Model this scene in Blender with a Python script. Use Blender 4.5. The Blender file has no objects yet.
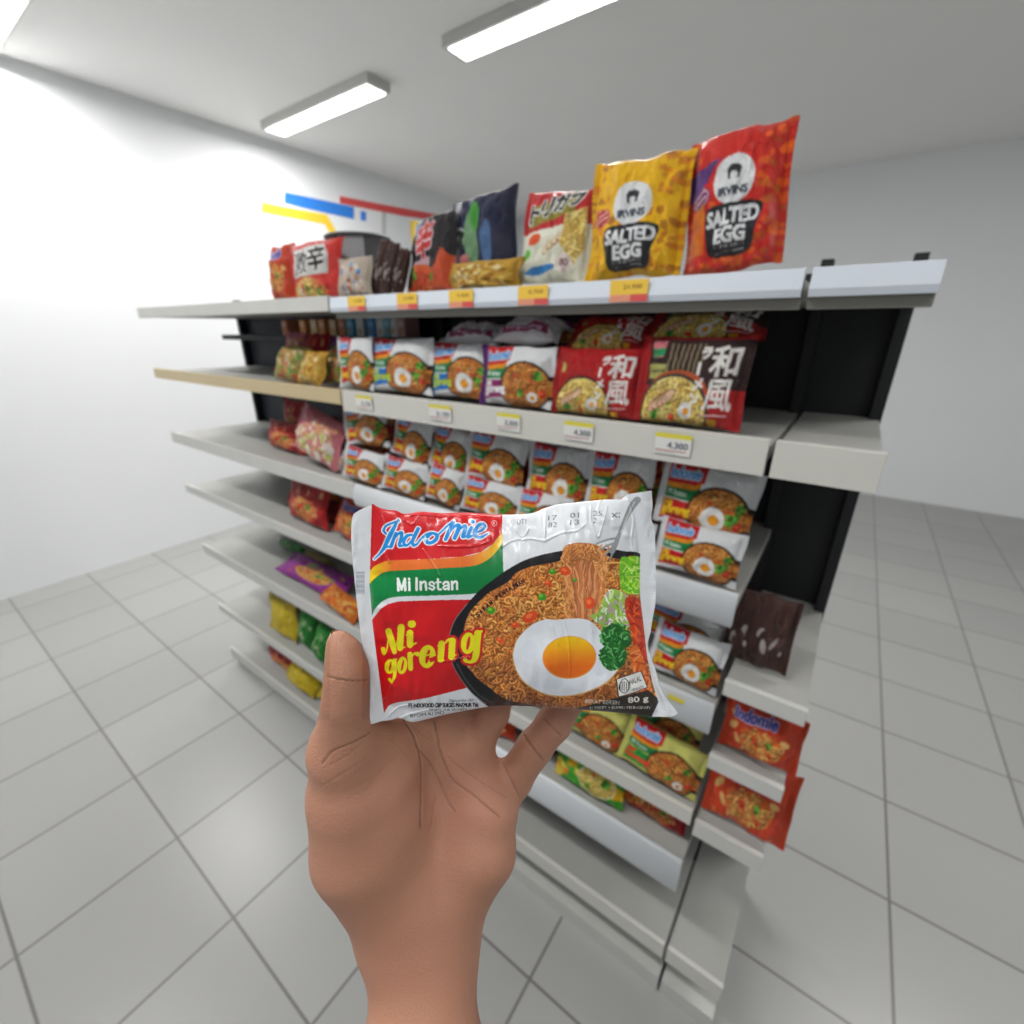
import bpy, math, random
import numpy as np
from mathutils import Vector, Matrix, Euler
random.seed(7); RS = np.random.RandomState(7)
SC = bpy.context.scene; COL = SC.collection
PI = math.pi
# ------------------------------------------------------------------ camera frame
F = 461.0; PITCH = math.radians(21.65); YAW = math.radians(54.4); CZ = 1.6
Y0 = 0.75                       # plane of the shelf fronts
FLOOR = -0.04
CP, SP = math.cos(PITCH), math.sin(PITCH)
FH = (-math.cos(YAW), math.sin(YAW)); RT = (math.sin(YAW), math.cos(YAW))
def ray(px, py):
    a = (px-512)/F; b = (512-py)/F; h = CP+b*SP
    return (FH[0]*h+RT[0]*a, FH[1]*h+RT[1]*a, -SP+b*CP)
def at_y(px, py, y): d = ray(px, py); k = y/d[1]; return Vector((d[0]*k, y, d[2]*k+CZ))
def at_x(px, py, x): d = ray(px, py); k = x/d[0]; return Vector((x, d[1]*k, d[2]*k+CZ))
CAMROT = Matrix(((RT[0], FH[0]*SP, -FH[0]*CP), (RT[1], FH[1]*SP, -FH[1]*CP), (0, CP, SP)))
def project(p):
    q = CAMROT.transposed() @ (Vector(p)-Vector((0, 0, CZ)))
    return 512+F*q.x/-q.z, 512-F*q.y/-q.z
CR = np.array(CAMROT)
def cam_to_world(A):            # A: (n,3) x right, y up, depth forward
    B = A.copy(); B[:, 2] *= -1
    return B @ CR.T + np.array([0, 0, CZ])

# ------------------------------------------------------------------ object helpers
def tag(o, label=None, cat=None, group=None, kind=None):
    if label: o['label'] = label
    if cat: o['category'] = cat
    if group: o['group'] = group
    if kind: o['kind'] = kind
    return o
def link(o, parent=None):
    COL.objects.link(o)
    if parent: o.parent = parent
    return o
def empty(name, loc=(0, 0, 0)):
    o = bpy.data.objects.new(name, None); o.location = loc; o.empty_display_size = .02
    return link(o)
def mesh(name, V, Fc, mats, col=None, smooth=True, parent=None, mi=None, attr='Art'):
    me = bpy.data.meshes.new(name)
    V = np.asarray(V, dtype=np.float32)
    Fc = np.asarray(Fc)
    n = len(Fc); k = Fc.shape[1] if Fc.ndim == 2 else 0
    if k:
        me.vertices.add(len(V)); me.vertices.foreach_set('co', V.ravel())
        me.loops.add(n*k); me.loops.foreach_set('vertex_index', Fc.astype(np.int32).ravel())
        me.polygons.add(n)
        me.polygons.foreach_set('loop_start', np.arange(0, n*k, k, dtype=np.int32))
        me.polygons.foreach_set('loop_total', np.full(n, k, dtype=np.int32))
        me.update(calc_edges=True)
    else:
        me.from_pydata([tuple(v) for v in V.tolist()], [], [tuple(f) for f in Fc]); me.update()
    for m in (mats if isinstance(mats, (list, tuple)) else [mats]): me.materials.append(m)
    if mi is not None: me.polygons.foreach_set('material_index', np.asarray(mi, dtype=np.int32))
    if col is not None:
        a = me.color_attributes.new(attr, 'FLOAT_COLOR', 'POINT')
        c = np.ones((len(V), 4), dtype=np.float32); c[:, :col.shape[1]] = col
        a.data.foreach_set('color', c.ravel())
    if smooth: me.polygons.foreach_set('use_smooth', np.ones(len(me.polygons), dtype=bool))
    me.validate()
    if name is None: return me
    return link(bpy.data.objects.new(name, me), parent)
class MB:
    def __init__(s): s.V = []; s.F = []; s.M = []
    def add(s, V, Fc, m=0):
        b = len(s.V); s.V += [tuple(v) for v in V]; s.F += [tuple(i+b for i in f) for f in Fc]; s.M += [m]*len(Fc); return s
    def box(s, x0, x1, y0, y1, z0, z1, m=0):
        V = [(x, y, z) for x in (x0, x1) for y in (y0, y1) for z in (z0, z1)]
        return s.add(V, [(0, 1, 3, 2), (4, 6, 7, 5), (0, 4, 5, 1), (2, 3, 7, 6), (0, 2, 6, 4), (1, 5, 7, 3)], m)
    def prism(s, prof, x0, x1, m=0):         # (y,z) profile extruded along x
        n = len(prof); V = [(x0, y, z) for y, z in prof]+[(x1, y, z) for y, z in prof]
        Fc = [(i, (i+1) % n, n+(i+1) % n, n+i) for i in range(n)]+[tuple(range(n))[::-1], tuple(range(n, 2*n))]
        return s.add(V, Fc, m)
    def lathe(s, prof, n=48, c=(0, 0, 0), m=0):
        V = []; Fc = []
        for r, z in prof:
            for i in range(n): t = 2*PI*i/n; V.append((c[0]+r*math.cos(t), c[1]+r*math.sin(t), c[2]+z))
        for j in range(len(prof)-1):
            for i in range(n): k = (i+1) % n; Fc.append((j*n+i, j*n+k, (j+1)*n+k, (j+1)*n+i))
        return s.add(V, Fc, m)
    def build(s, name, mats, parent=None, bevel=0, smooth=False):
        me = bpy.data.meshes.new(name); me.from_pydata(s.V, [], s.F)
        for m in (mats if isinstance(mats, (list, tuple)) else [mats]): me.materials.append(m)
        me.polygons.foreach_set('material_index', s.M)
        if smooth: me.polygons.foreach_set('use_smooth', [True]*len(s.F))
        o = link(bpy.data.objects.new(name, me), parent)
        if bevel:
            b = o.modifiers.new('b', 'BEVEL'); b.width = bevel; b.segments = 2; b.limit_method = 'ANGLE'
        return o

# ------------------------------------------------------------------ materials
def srgb(c):
    c = np.asarray(c, dtype=float)/255.0
    return np.where(c <= .04045, c/12.92, ((c+.055)/1.055)**2.4)
def mat(name, col, rough=.5, spec=.5, metal=0, coat=0, noise=0, nscale=40, bump=0, bscale=200):
    m = bpy.data.materials.new(name); m.use_nodes = True; nt = m.node_tree; p = nt.nodes['Principled BSDF']
    c = tuple(srgb(col))+(1,)
    p.inputs['Base Color'].default_value = c; p.inputs['Roughness'].default_value = rough
    p.inputs['Specular IOR Level'].default_value = spec; p.inputs['Metallic'].default_value = metal
    p.inputs['Coat Weight'].default_value = coat
    tc = nt.nodes.new('ShaderNodeTexCoord')
    n = nt.nodes.new('ShaderNodeTexNoise'); n.inputs['Scale'].default_value = nscale; n.inputs['Detail'].default_value = 3
    nt.links.new(tc.outputs['Object'], n.inputs['Vector'])
    r = nt.nodes.new('ShaderNodeMixRGB'); r.blend_type = 'MULTIPLY'; r.inputs[0].default_value = noise
    r.inputs[1].default_value = c; nt.links.new(n.outputs['Fac'], r.inputs[2])
    if noise: nt.links.new(r.outputs[0], p.inputs['Base Color'])
    if bump:
        n2 = nt.nodes.new('ShaderNodeTexNoise'); n2.inputs['Scale'].default_value = bscale
        nt.links.new(tc.outputs['Object'], n2.inputs['Vector'])
        b = nt.nodes.new('ShaderNodeBump'); b.inputs['Strength'].default_value = bump; b.inputs['Distance'].default_value = .001
        nt.links.new(n2.outputs['Fac'], b.inputs['Height']); nt.links.new(b.outputs[0], p.inputs['Normal'])
    return m
def art_mat(name, rough=.3, coat=.4, bump=.5, bscale=45, dist=.002, spec=.5):
    m = bpy.data.materials.new(name); m.use_nodes = True; nt = m.node_tree; p = nt.nodes['Principled BSDF']
    a = nt.nodes.new('ShaderNodeAttribute'); a.attribute_name = 'Art'
    nt.links.new(a.outputs['Color'], p.inputs['Base Color'])
    p.inputs['Roughness'].default_value = rough; p.inputs['Coat Weight'].default_value = coat
    p.inputs['Coat Roughness'].default_value = .12; p.inputs['Specular IOR Level'].default_value = spec
    tc = nt.nodes.new('ShaderNodeTexCoord'); n = nt.nodes.new('ShaderNodeTexNoise')
    n.inputs['Scale'].default_value = bscale; n.inputs['Detail'].default_value = 4; n.inputs['Distortion'].default_value = 1.2
    nt.links.new(tc.outputs['Object'], n.inputs['Vector'])
    b = nt.nodes.new('ShaderNodeBump'); b.inputs['Strength'].default_value = bump; b.inputs['Distance'].default_value = dist
    nt.links.new(n.outputs['Fac'], b.inputs['Height']); nt.links.new(b.outputs[0], p.inputs['Normal'])
    nt.links.new(b.outputs[0], p.inputs['Coat Normal'])
    return m
M = {}
M['wrap'] = art_mat('printed_film', .30, .16, .75, 30, .008, .3)
M['held'] = art_mat('held_film', .34, .35, .25, 60, .0012, .35)
M['paper'] = art_mat('printed_paper', .6, 0, 0)
M['steel'] = mat('painted_steel', (206, 206, 202), .45, noise=.12, nscale=12)
M['steel_in'] = mat('shelf_deck_steel', (176, 176, 172), .5, noise=.15, nscale=10)
M['rail'] = mat('rail_plastic', (208, 207, 200), .4, noise=.06, nscale=9)
M['railblue'] = mat('rail_cool_plastic', (214, 222, 232), .32, noise=.05, nscale=9)
M['railbeige'] = mat('rail_beige_plastic', (200, 182, 142), .4, noise=.12, nscale=9)
M['edge'] = mat('shelf_edge_steel', (140, 138, 130), .5)  # steel darkened in colour for the shade on the downward-facing shelf edge
M['card'] = mat('white_card_sleeve', (226, 230, 234), .42, noise=.03, nscale=20)
M['dark'] = mat('dark_panel', (30, 32, 36), .6, noise=.4, nscale=15)
M['bluedark'] = mat('dark_blue_panel', (30, 42, 58), .6, noise=.5, nscale=25)
M['wall'] = mat('white_wall', (240, 242, 244), .7, noise=.03, nscale=3)
M['ceil'] = mat('ceiling_white', (244, 244, 242), .8, noise=.03, nscale=3)
M['yellow'] = mat('stripe_yellow', (248, 206, 60), .5); M['blue'] = mat('stripe_blue', (50, 132, 228), .5)
M['red'] = mat('stripe_red', (226, 84, 84), .5)
M['silver'] = mat('film_back', (205, 208, 210), .35, coat=.3, bump=.4, bscale=80)

# ------------------------------------------------------------------ tiny rasteriser for the printed artwork
_T = {}
def glyphs(s):
    if s in _T: return _T[s]
    cu = bpy.data.curves.new('t', 'FONT'); cu.body = s; cu.size = 1; cu.resolution_u = 3
    o = bpy.data.objects.new('t', cu); COL.objects.link(o)
    me = o.evaluated_get(bpy.context.evaluated_depsgraph_get()).to_mesh()
    me.calc_loop_triangles()
    V = np.array([v.co[:2] for v in me.vertices]) if len(me.vertices) else np.zeros((0, 2))
    T = np.array([t.vertices[:] for t in me.loop_triangles]) if len(me.vertices) else np.zeros((0, 3), int)
    bpy.data.objects.remove(o); bpy.data.curves.remove(cu)
    if len(V): V = V-V.min(0)
    _T[s] = (V, T); return V, T
def spline(P, n=8):
    P = [np.array(p, float) for p in P]; Q = [2*P[0]-P[1]]+P+[2*P[-1]-P[-2]]; out = []
    for i in range(1, len(Q)-2):
        a, b, c, d = Q[i-1:i+3]
        for t in np.linspace(0, 1, n, endpoint=False):
            out.append(.5*(2*b+(c-a)*t+(2*a-5*b+4*c-d)*t*t+(3*b-a-3*c+d)*t**3))
    out.append(P[-1]); return np.array(out)
def blob(P, n=6):
    P = [np.array(p, float) for p in P]; k = len(P); out = []
    for i in range(k):
        a, b, c, d = P[i-1], P[i], P[(i+1) % k], P[(i+2) % k]
        for t in np.linspace(0, 1, n, endpoint=False):
            out.append(.5*(2*b+(c-a)*t+(2*a-5*b+4*c-d)*t*t+(3*b-a-3*c+d)*t**3))
    return np.array(out)
def ell(cx, cy, rx, ry, rot=0, n=40):
    t = np.linspace(0, 2*PI, n, endpoint=False); c, s = math.cos(rot), math.sin(rot)
    return np.stack([cx+rx*np.cos(t)*c-ry*np.sin(t)*s, cy+rx*np.cos(t)*s+ry*np.sin(t)*c], 1)
class Cv:
    def __init__(s, x0, y0, x1, y1, ss, bg=(255, 255, 255)):
        s.x0, s.y0, s.ss = x0, y0, ss; s.W = int((x1-x0)*ss); s.H = int((y1-y0)*ss)
        s.im = np.empty((s.H, s.W, 3), np.float32); s.im[:] = bg; s.clip = None
    def _bb(s, P, pad=0):
        Q = (np.asarray(P)-[s.x0, s.y0])*s.ss
        a = np.floor(Q.min(0)-pad).astype(int); b = np.ceil(Q.max(0)+pad).astype(int)+1
        return Q, max(a[0], 0), max(a[1], 0), min(b[0], s.W), min(b[1], s.H)
    def pmask(s, P):
        m = np.zeros((s.H, s.W), bool); Q, xa, ya, xb, yb = s._bb(P)
        if xa >= xb or ya >= yb: return m
        X, Y = np.meshgrid(np.arange(xa, xb)+.5, np.arange(ya, yb)+.5); r = np.zeros(X.shape, bool)
        for i in range(len(Q)):
            (x1, y1), (x2, y2) = Q[i-1], Q[i]
            if y1 == y2: continue
            r ^= ((y1 > Y) != (y2 > Y)) & (X < (x2-x1)*(Y-y1)/(y2-y1)+x1)
        m[ya:yb, xa:xb] = r; return m
    def smask(s, P, w, m=None):
        m = np.zeros((s.H, s.W), bool) if m is None else m
        P = np.asarray(P, float); w = np.broadcast_to(np.asarray(w, float), (len(P),)) if np.ndim(w) == 0 or len(w) == len(P) else np.interp(np.linspace(0, 1, len(P)), np.linspace(0, 1, len(w)), w)
        for i in range(len(P)-1):
            pad = max(w[i], w[i+1])*s.ss/2+1
            Q, xa, ya, xb, yb = s._bb(P[i:i+2], pad)
            if xa >= xb or ya >= yb: continue
            Y, X = np.mgrid[ya:yb, xa:xb]; X = X+.5; Y = Y+.5
            d = Q[1]-Q[0]; L = d@d+1e-9; t = np.clip(((X-Q[0, 0])*d[0]+(Y-Q[0, 1])*d[1])/L, 0, 1)
            r = (w[i]+(w[i+1]-w[i])*t)*s.ss/2
            m[ya:yb, xa:xb] |= (X-Q[0, 0]-t*d[0])**2+(Y-Q[0, 1]-t*d[1])**2 <= r*r
        return m
    def tmask(s, txt, x, y, h, w=None, shear=0, rot=0, bold=0):
        """text whose lower-left sits at x,y; h and w in canvas units"""
        V, T = glyphs(txt); m = np.zeros((s.H, s.W), bool)
        if not len(V): return m
        e = V.max(0); sy = h/e[1]; sx = (w/e[0]) if w else sy
        U = V*[sx, sy]; U[:, 0] += U[:, 1]*shear; c, q = math.cos(rot), math.sin(rot)
        P = np.stack([x+U[:, 0]*c+U[:, 1]*q, y-U[:, 1]*c+U[:, 0]*q], 1)
        Q = (P-[s.x0, s.y0])*s.ss
        for t in T:
            A, B, C = Q[t]; lo = np.floor(np.minimum(np.minimum(A, B), C)).astype(int); hi = np.ceil(np.maximum(np.maximum(A, B), C)).astype(int)+1
            xa, ya, xb, yb = max(lo[0], 0), max(lo[1], 0), min(hi[0], s.W), min(hi[1], s.H)
            if xa >= xb or ya >= yb: continue
            Y, X = np.mgrid[ya:yb, xa:xb]; X = X+.5; Y = Y+.5
            f = lambda a, b: (b[0]-a[0])*(Y-a[1])-(b[1]-a[1])*(X-a[0])
            u, v, z = f(A, B), f(B, C), f(C, A)
            m[ya:yb, xa:xb] |= ((u >= 0) & (v >= 0) & (z >= 0)) | ((u <= 0) & (v <= 0) & (z <= 0))
        return s.grow(m, bold) if bold else m
    def grow(s, m, r):
        r = r*s.ss; out = m.copy(); n = max(8, int(r*3))
        k = int(math.ceil(r))
        ys, xs = np.nonzero(m)
        if not len(ys): return out
        ya, yb, xa, xb = max(ys.min()-k, 0), min(ys.max()+k+1, s.H), max(xs.min()-k, 0), min(xs.max()+k+1, s.W)
        sub = m[ya:yb, xa:xb]; o = sub.copy()
        for dy in range(-k, k+1):
            for dx in range(-k, k+1):
                if (dx*dx+dy*dy <= r*r+.3) and (dx or dy):
                    a = sub[max(0, -dy):sub.shape[0]-max(0, dy), max(0, -dx):sub.shape[1]-max(0, dx)]
                    o[max(0, dy):sub.shape[0]-max(0, -dy), max(0, dx):sub.shape[1]-max(0, -dx)] |= a
        out[ya:yb, xa:xb] = o; return out
    def put(s, m, c, a=1.0):
        if s.clip is not None: m = m & s.clip
        if callable(c):
            ys, xs = np.nonzero(m); v = c(xs/s.ss+s.x0, ys/s.ss+s.y0)
        else: v = np.asarray(c, float)
        s.im[m] = s.im[m]*(1-a)+v*a
    def poly(s, P, c, a=1): s.put(s.pmask(P), c, a)
    def line(s, P, w, c, a=1):
        # painted through a local window for speed
        P = np.asarray(P, float); wm = float(np.max(w)); Q, xa, ya, xb, yb = s._bb(P, wm*s.ss/2+1)
        if xa >= xb or ya >= yb: return
        t = Cv.__new__(Cv); t.x0 = s.x0+xa/s.ss; t.y0 = s.y0+ya/s.ss; t.ss = s.ss; t.W = xb-xa; t.H = yb-ya
        m = Cv.smask(t, P, w)
        if s.clip is not None: m = m & s.clip[ya:yb, xa:xb]
        im = s.im[ya:yb, xa:xb]; im[m] = im[m]*(1-a)+np.asarray(c, float)*a
    def text(s, txt, x, y, h, c, w=None, shear=0, rot=0, bold=0, out=None, ow=0):
        m = s.tmask(txt, x, y, h, w, shear, rot, bold)
        if out is not None: s.put(s.grow(m, ow), out)
        s.put(m, c)
    def noodles(s, region, n, L, w, tones, amp=.35, dark=(120, 60, 15), loops=False):
        old = s.clip; s.clip = region if old is None else region & old
        ys, xs = np.nonzero(s.clip)
        if len(ys):
            for i in range(n):
                j = RS.randint(len(ys)); cx, cy = xs[j]/s.ss+s.x0, ys[j]/s.ss+s.y0
                th = RS.uniform(0, PI); t = np.linspace(-.5, .5, 13); ph = RS.uniform(0, 6); l = L*RS.uniform(.6, 1.3)
                u = t*l; v = np.sin(t*2*PI*RS.uniform(.8, 1.7)+ph)*l*amp*RS.uniform(.5, 1.1)
                P = np.stack([cx+u*math.cos(th)-v*math.sin(th), cy+u*math.sin(th)+v*math.cos(th)], 1)
                if loops and i % 5 < 3:
                    a0 = RS.uniform(0, 6.28); rr = l*RS.uniform(.2, .36); tt = a0+np.linspace(0, RS.uniform(2.6, 5.2), 13)
                    P = np.stack([cx+rr*np.cos(tt), cy+rr*.85*np.sin(tt)+.12*l*np.linspace(-1, 1, 13)], 1)
                c = np.array(tones[RS.randint(len(tones))])*RS.uniform(.82, 1.1)
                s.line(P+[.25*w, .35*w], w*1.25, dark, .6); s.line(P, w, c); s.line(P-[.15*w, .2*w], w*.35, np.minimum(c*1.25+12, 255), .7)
        s.clip = old
    def sample(s, X, Y):
        x = np.clip((X-s.x0)*s.ss-.5, 0, s.W-1.001); y = np.clip((Y-s.y0)*s.ss-.5, 0, s.H-1.001)
        i, j = x.astype(int), y.astype(int); fx, fy = (x-i)[:, None], (y-j)[:, None]; I = s.im
        v = (I[j, i]*(1-fx)+I[j, i+1]*fx)*(1-fy)+(I[j+1, i]*(1-fx)+I[j+1, i+1]*fx)*fy
        return srgb(np.clip(v, 0, 255))
def vnoise(X, Y, sc, seed=0):
    r = np.random.RandomState(seed); G = r.rand(64, 64)
    x, y = X*sc, Y*sc; i, j = np.floor(x).astype(int), np.floor(y).astype(int); fx, fy = x-i, y-j
    fx = fx*fx*(3-2*fx); fy = fy*fy*(3-2*fy); g = lambda a, b: G[a % 64, b % 64]
    return (g(i, j)*(1-fx)+g(i+1, j)*fx)*(1-fy)+(g(i, j+1)*(1-fx)+g(i+1, j+1)*fx)*fy-.5
def gridfaces(nu, nv, off=0, flip=False):
    i, j = np.meshgrid(np.arange(nu-1), np.arange(nv-1), indexing='ij'); a = (i*nv+j).ravel()+off
    f = np.stack([a, a+1, a+nv+1, a+nv], 1)
    return f[:, ::-1] if flip else f

NOOD = [(214, 138, 58), (226, 156, 76), (196, 116, 42), (205, 128, 50), (180, 98, 36)]

# ------------------------------------------------------------------ the held packet
def held_art():
    c = Cv(340, 482, 690, 736, 4, (224, 228, 233))
    # red head block, orange/yellow ribbon, green ribbon, red body
    red = (206, 24, 32)
    up = [(370, 571), (375, 566), (384, 561.7), (393, 560.3), (428, 559), (463, 556.5), (481, 552), (493, 544), (502, 532.7)]
    lo = [(369.5, 584), (375, 578.4), (385.7, 571.8), (410, 570), (445, 568), (472, 566), (486, 560.8), (496, 552), (502.6, 542.4)]
    c.poly([(372, 495), (502.5, 495), (502, 532.7)]+up[::-1], red)
    def ribbon(X, Y):
        t = np.clip(np.minimum((X-372)/22, (503-X)/36), 0, 1)[:, None]
        return (1-t)*np.array([248, 212, 20])+t*np.array([226, 112, 44])
    c.put(c.pmask(list(spline(up))+list(spline(lo))[::-1]), ribbon)
    gl = [(372, 616), (375, 609), (384, 600.4), (398, 596.8), (437, 595.4), (470, 594), (481, 592), (493, 587), (503.6, 580)]
    c.poly(list(spline(lo))+[(502.6, 542.4), (503.6, 580)]+list(spline(gl))[::-1], (0, 128, 62))
    c.poly([(372, 620), (376.5, 614), (381, 608.5), (388, 604), (398, 601.5), (430, 600.2), (475, 599.5), (480, 640), (466, 688)]+list(spline([(466.5, 688), (424.4, 698.4), (392.7, 703.7), (384, 713)])), (204, 16, 24))
    # pan
    pan = blob([(646, 562), (623, 551), (590, 548), (555, 552), (528, 559), (510, 568), (494, 579), (480, 590), (467, 604), (455, 620), (449.5, 636), (449, 650), (453, 665), (461, 679), (472, 693), (486, 705), (506, 716), (560, 726), (660, 726), (664, 640)])
    c.poly(pan, (22, 22, 26))
    c.line(spline([(467, 604), (455, 620), (449.5, 636), (449, 650), (453, 665), (461, 679), (472, 693), (486, 704)]), .8, (120, 120, 122))
    c.line(spline([(457, 664), (466, 680), (478, 694), (490, 702)]), 1.5, (66, 66, 70))
    nood = blob([(508, 582), (516, 573), (530, 567), (544, 564), (561, 560), (566, 547), (580, 543), (596, 545), (608, 556), (620, 559), (640, 562), (660, 640), (660, 704), (640, 712), (600, 711), (560, 709), (516, 702), (500, 696), (490, 688), (479, 680), (472, 672), (466, 664), (464, 646), (464, 628), (470, 612), (478, 603), (490, 592)])
    nm = c.pmask(nood); c.put(nm, (150, 84, 30))
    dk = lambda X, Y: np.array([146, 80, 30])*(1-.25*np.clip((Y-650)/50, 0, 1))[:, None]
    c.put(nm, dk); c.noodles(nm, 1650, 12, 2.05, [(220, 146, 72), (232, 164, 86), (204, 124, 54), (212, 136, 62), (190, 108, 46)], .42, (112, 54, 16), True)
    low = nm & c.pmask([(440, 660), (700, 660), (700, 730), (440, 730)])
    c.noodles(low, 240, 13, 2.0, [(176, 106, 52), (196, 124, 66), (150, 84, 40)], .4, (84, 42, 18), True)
    # lifted strands
    lm = c.pmask(blob([(563, 549), (575, 543), (597, 545), (606, 556), (604, 580), (600, 604), (590, 622), (572, 622), (566, 600), (564, 570)]))
    c.put(lm, (186, 108, 60)); c.clip = lm
    for i in range(64):
        a = RS.uniform(565, 604); b = 584+(a-584)*.55+RS.uniform(-5, 5)
        ww = RS.uniform(0, 6); w8 = lambda k: 1.3*math.sin(ww+k*2.1)
        c.line(spline([(580+(a-584)*.6, 544), (a+w8(0), 556+abs(a-584)*.2), (a+w8(1), 565), (a*.8+b*.2+w8(2), 575), (a*.6+b*.4+w8(3), 585), (a*.4+b*.6+w8(4), 595), (a*.2+b*.8+w8(5), 606), (b, 622)], 4), RS.uniform(.9, 1.6), np.array([(222, 150, 96), (206, 128, 78), (232, 166, 110), (190, 108, 62)][RS.randint(4)])*RS.uniform(.8, 1.08))
    c.clip = None
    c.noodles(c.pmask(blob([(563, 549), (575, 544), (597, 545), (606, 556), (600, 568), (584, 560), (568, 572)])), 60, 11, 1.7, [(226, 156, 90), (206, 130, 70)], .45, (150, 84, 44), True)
    for i in range(70):
        y = RS.uniform(552, 622); sd = 1 if i % 2 else -1; x = (566 if sd < 0 else 604)+sd*RS.uniform(-3, 2)+(-sd*4*(y-552)/70)
        t = np.linspace(0, 1, 9); c.line(np.stack([x+RS.uniform(1.5, 3.5)*np.sin(t*5+i), y-7+14*t], 1), 1.6, np.array([(222, 148, 84), (200, 122, 60), (236, 170, 104)][i % 3]))
    # fork
    g = (150, 152, 156)
    c.line(spline([(636, 500), (631, 508), (625, 520), (620, 532), (616, 543), (612, 551)]), [6.5, 6.5, 4.5, 3.5, 5, 6], g)
    c.line(spline([(634, 502), (627, 518), (621, 532)]), 1.2, (205, 207, 210))
    for a, b in (((617, 538), (596, 544)), ((615, 543), (600, 550)), ((614, 548), (604, 556)), ((614, 551), (610, 560))): c.line(spline([a, ((a[0]+b[0])/2, (a[1]+b[1])/2-1), b]), [2.4, 1.5], g)
    # vegetables, egg
    def leaf(pts, col, n, tones, w=1.4, L=6):
        m = c.pmask(blob(pts)); c.put(m, col); old = c.clip; c.clip = m; ys, xs = np.nonzero(m)
        for i in range(n):
            j = RS.randint(len(ys)); x, y = xs[j]/c.ss+c.x0, ys[j]/c.ss+c.y0; th = RS.uniform(0, PI)
            c.line([(x, y), (x+L*math.cos(th), y+L*math.sin(th))], w, tones[RS.randint(len(tones))])
        c.clip = old
    for x, y, r in ((542, 597, 4.3), (552.5, 571.5, 3.2), (491, 610.5, 4.2), (575, 580, 2.2)):
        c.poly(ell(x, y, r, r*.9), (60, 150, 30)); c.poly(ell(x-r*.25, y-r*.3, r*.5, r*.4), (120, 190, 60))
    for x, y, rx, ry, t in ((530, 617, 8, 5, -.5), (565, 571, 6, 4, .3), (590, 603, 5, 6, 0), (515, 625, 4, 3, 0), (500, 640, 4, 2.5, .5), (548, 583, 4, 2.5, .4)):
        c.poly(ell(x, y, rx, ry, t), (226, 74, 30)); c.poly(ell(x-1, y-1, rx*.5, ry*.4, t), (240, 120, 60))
    leaf([(620, 560), (628, 557), (641, 559), (643, 590), (632, 594), (621, 588)], (120, 200, 30), 60, [(170, 225, 60), (90, 175, 25), (200, 240, 120)], 1.6, 7)
    leaf([(598, 612), (604, 596), (612, 589), (622, 592), (630, 600), (630, 625), (618, 632), (602, 626), (590, 616)], (165, 205, 90), 70, [(225, 240, 190), (120, 185, 50), (240, 244, 230), (200, 160, 190)], 1.8, 6)
    leaf([(626, 598), (640, 600), (646, 625), (648, 650), (643, 668), (634, 652), (632, 632), (626, 615)], (206, 60, 20), 30, [(232, 96, 40), (170, 36, 14)], 2, 9)
    leaf([(630, 656), (636, 644), (642, 655), (648, 672), (652, 690), (648, 700), (640, 690)], (226, 110, 44), 26, [(240, 150, 80), (190, 74, 24)], 1.8, 9)
    egg = blob([(513, 651), (517.6, 638.7), (530, 626), (544, 619.7), (558, 620), (570, 618.5), (588, 620), (600, 630), (608, 644), (622, 660), (613, 677), (598, 688), (574, 695.8), (549, 695.8), (528, 686), (517.6, 674), (513, 661)])
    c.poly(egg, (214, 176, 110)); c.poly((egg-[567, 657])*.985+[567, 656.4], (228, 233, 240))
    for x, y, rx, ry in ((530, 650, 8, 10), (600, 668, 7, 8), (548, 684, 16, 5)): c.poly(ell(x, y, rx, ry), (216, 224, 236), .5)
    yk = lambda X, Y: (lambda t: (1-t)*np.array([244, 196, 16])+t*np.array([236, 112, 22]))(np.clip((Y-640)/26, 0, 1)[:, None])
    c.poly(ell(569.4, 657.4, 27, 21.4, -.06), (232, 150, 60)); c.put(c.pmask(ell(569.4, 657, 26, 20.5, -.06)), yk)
    par = [(30, 110, 40), (50, 150, 60), (110, 190, 110), (16, 84, 30)]
    for (ax, ay, ar) in ((615, 636, 14), (613, 657, 12)):
        for i in range(60):
            t = RS.uniform(0, 6.28); r = ar*RS.uniform(.55, 1.05); x, y = ax+r*math.cos(t)*1.05, ay+r*math.sin(t)*.85
            c.poly(blob([(x+RS.uniform(1.2, 3)*math.cos(k*1.05), y+RS.uniform(1.2, 3)*math.sin(k*1.05)) for k in range(6)], 3), par[i % 4])
    leaf([(602, 632), (612, 624), (624, 628), (632, 640), (626, 648), (612, 648), (604, 642)], (26, 100, 34), 90, par, 1.2, 4)
    leaf([(601, 650), (612, 645), (626, 650), (624, 664), (612, 671), (602, 664)], (26, 100, 34), 80, par, 1.2, 4)
    # black foot with weights
    c.poly([(560, 712), (586, 706), (616, 698), (648, 690), (660, 700), (668, 730), (520, 730), (520, 709)], (46, 40, 36))
    wt = (226, 222, 214)
    c.text('BERAT BERSIH', 585, 703, 4, wt, 34, .1, .05); c.text('80 g', 628.5, 704.5, 7, wt, 20, 0, -.1, .25)
    c.text('(1 PAKET + BUMBU PELENGKAP)', 590, 709.5, 3.2, wt, 60, 0, 0)
    # halal mark
    h = [(617, 679.5), (640.6, 671.4), (647, 687), (633, 692.5), (619, 696.5)]
    c.poly((np.array(h)-[632, 684])*1.07+[632, 684], (20, 20, 20)); c.poly(h, (238, 238, 236))
    for k in range(5):
        a = 624.2+(k-2)*2.1; t = 3.2-abs(k-2)*1.2; c.line([(a, 684.5-t), (a, 689+t*.5)], .8, (20, 20, 20))
    c.line(blob([(624.2, 678.5), (630, 686), (624.5, 693), (619, 687.5)]), .8, (20, 20, 20))
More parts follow.
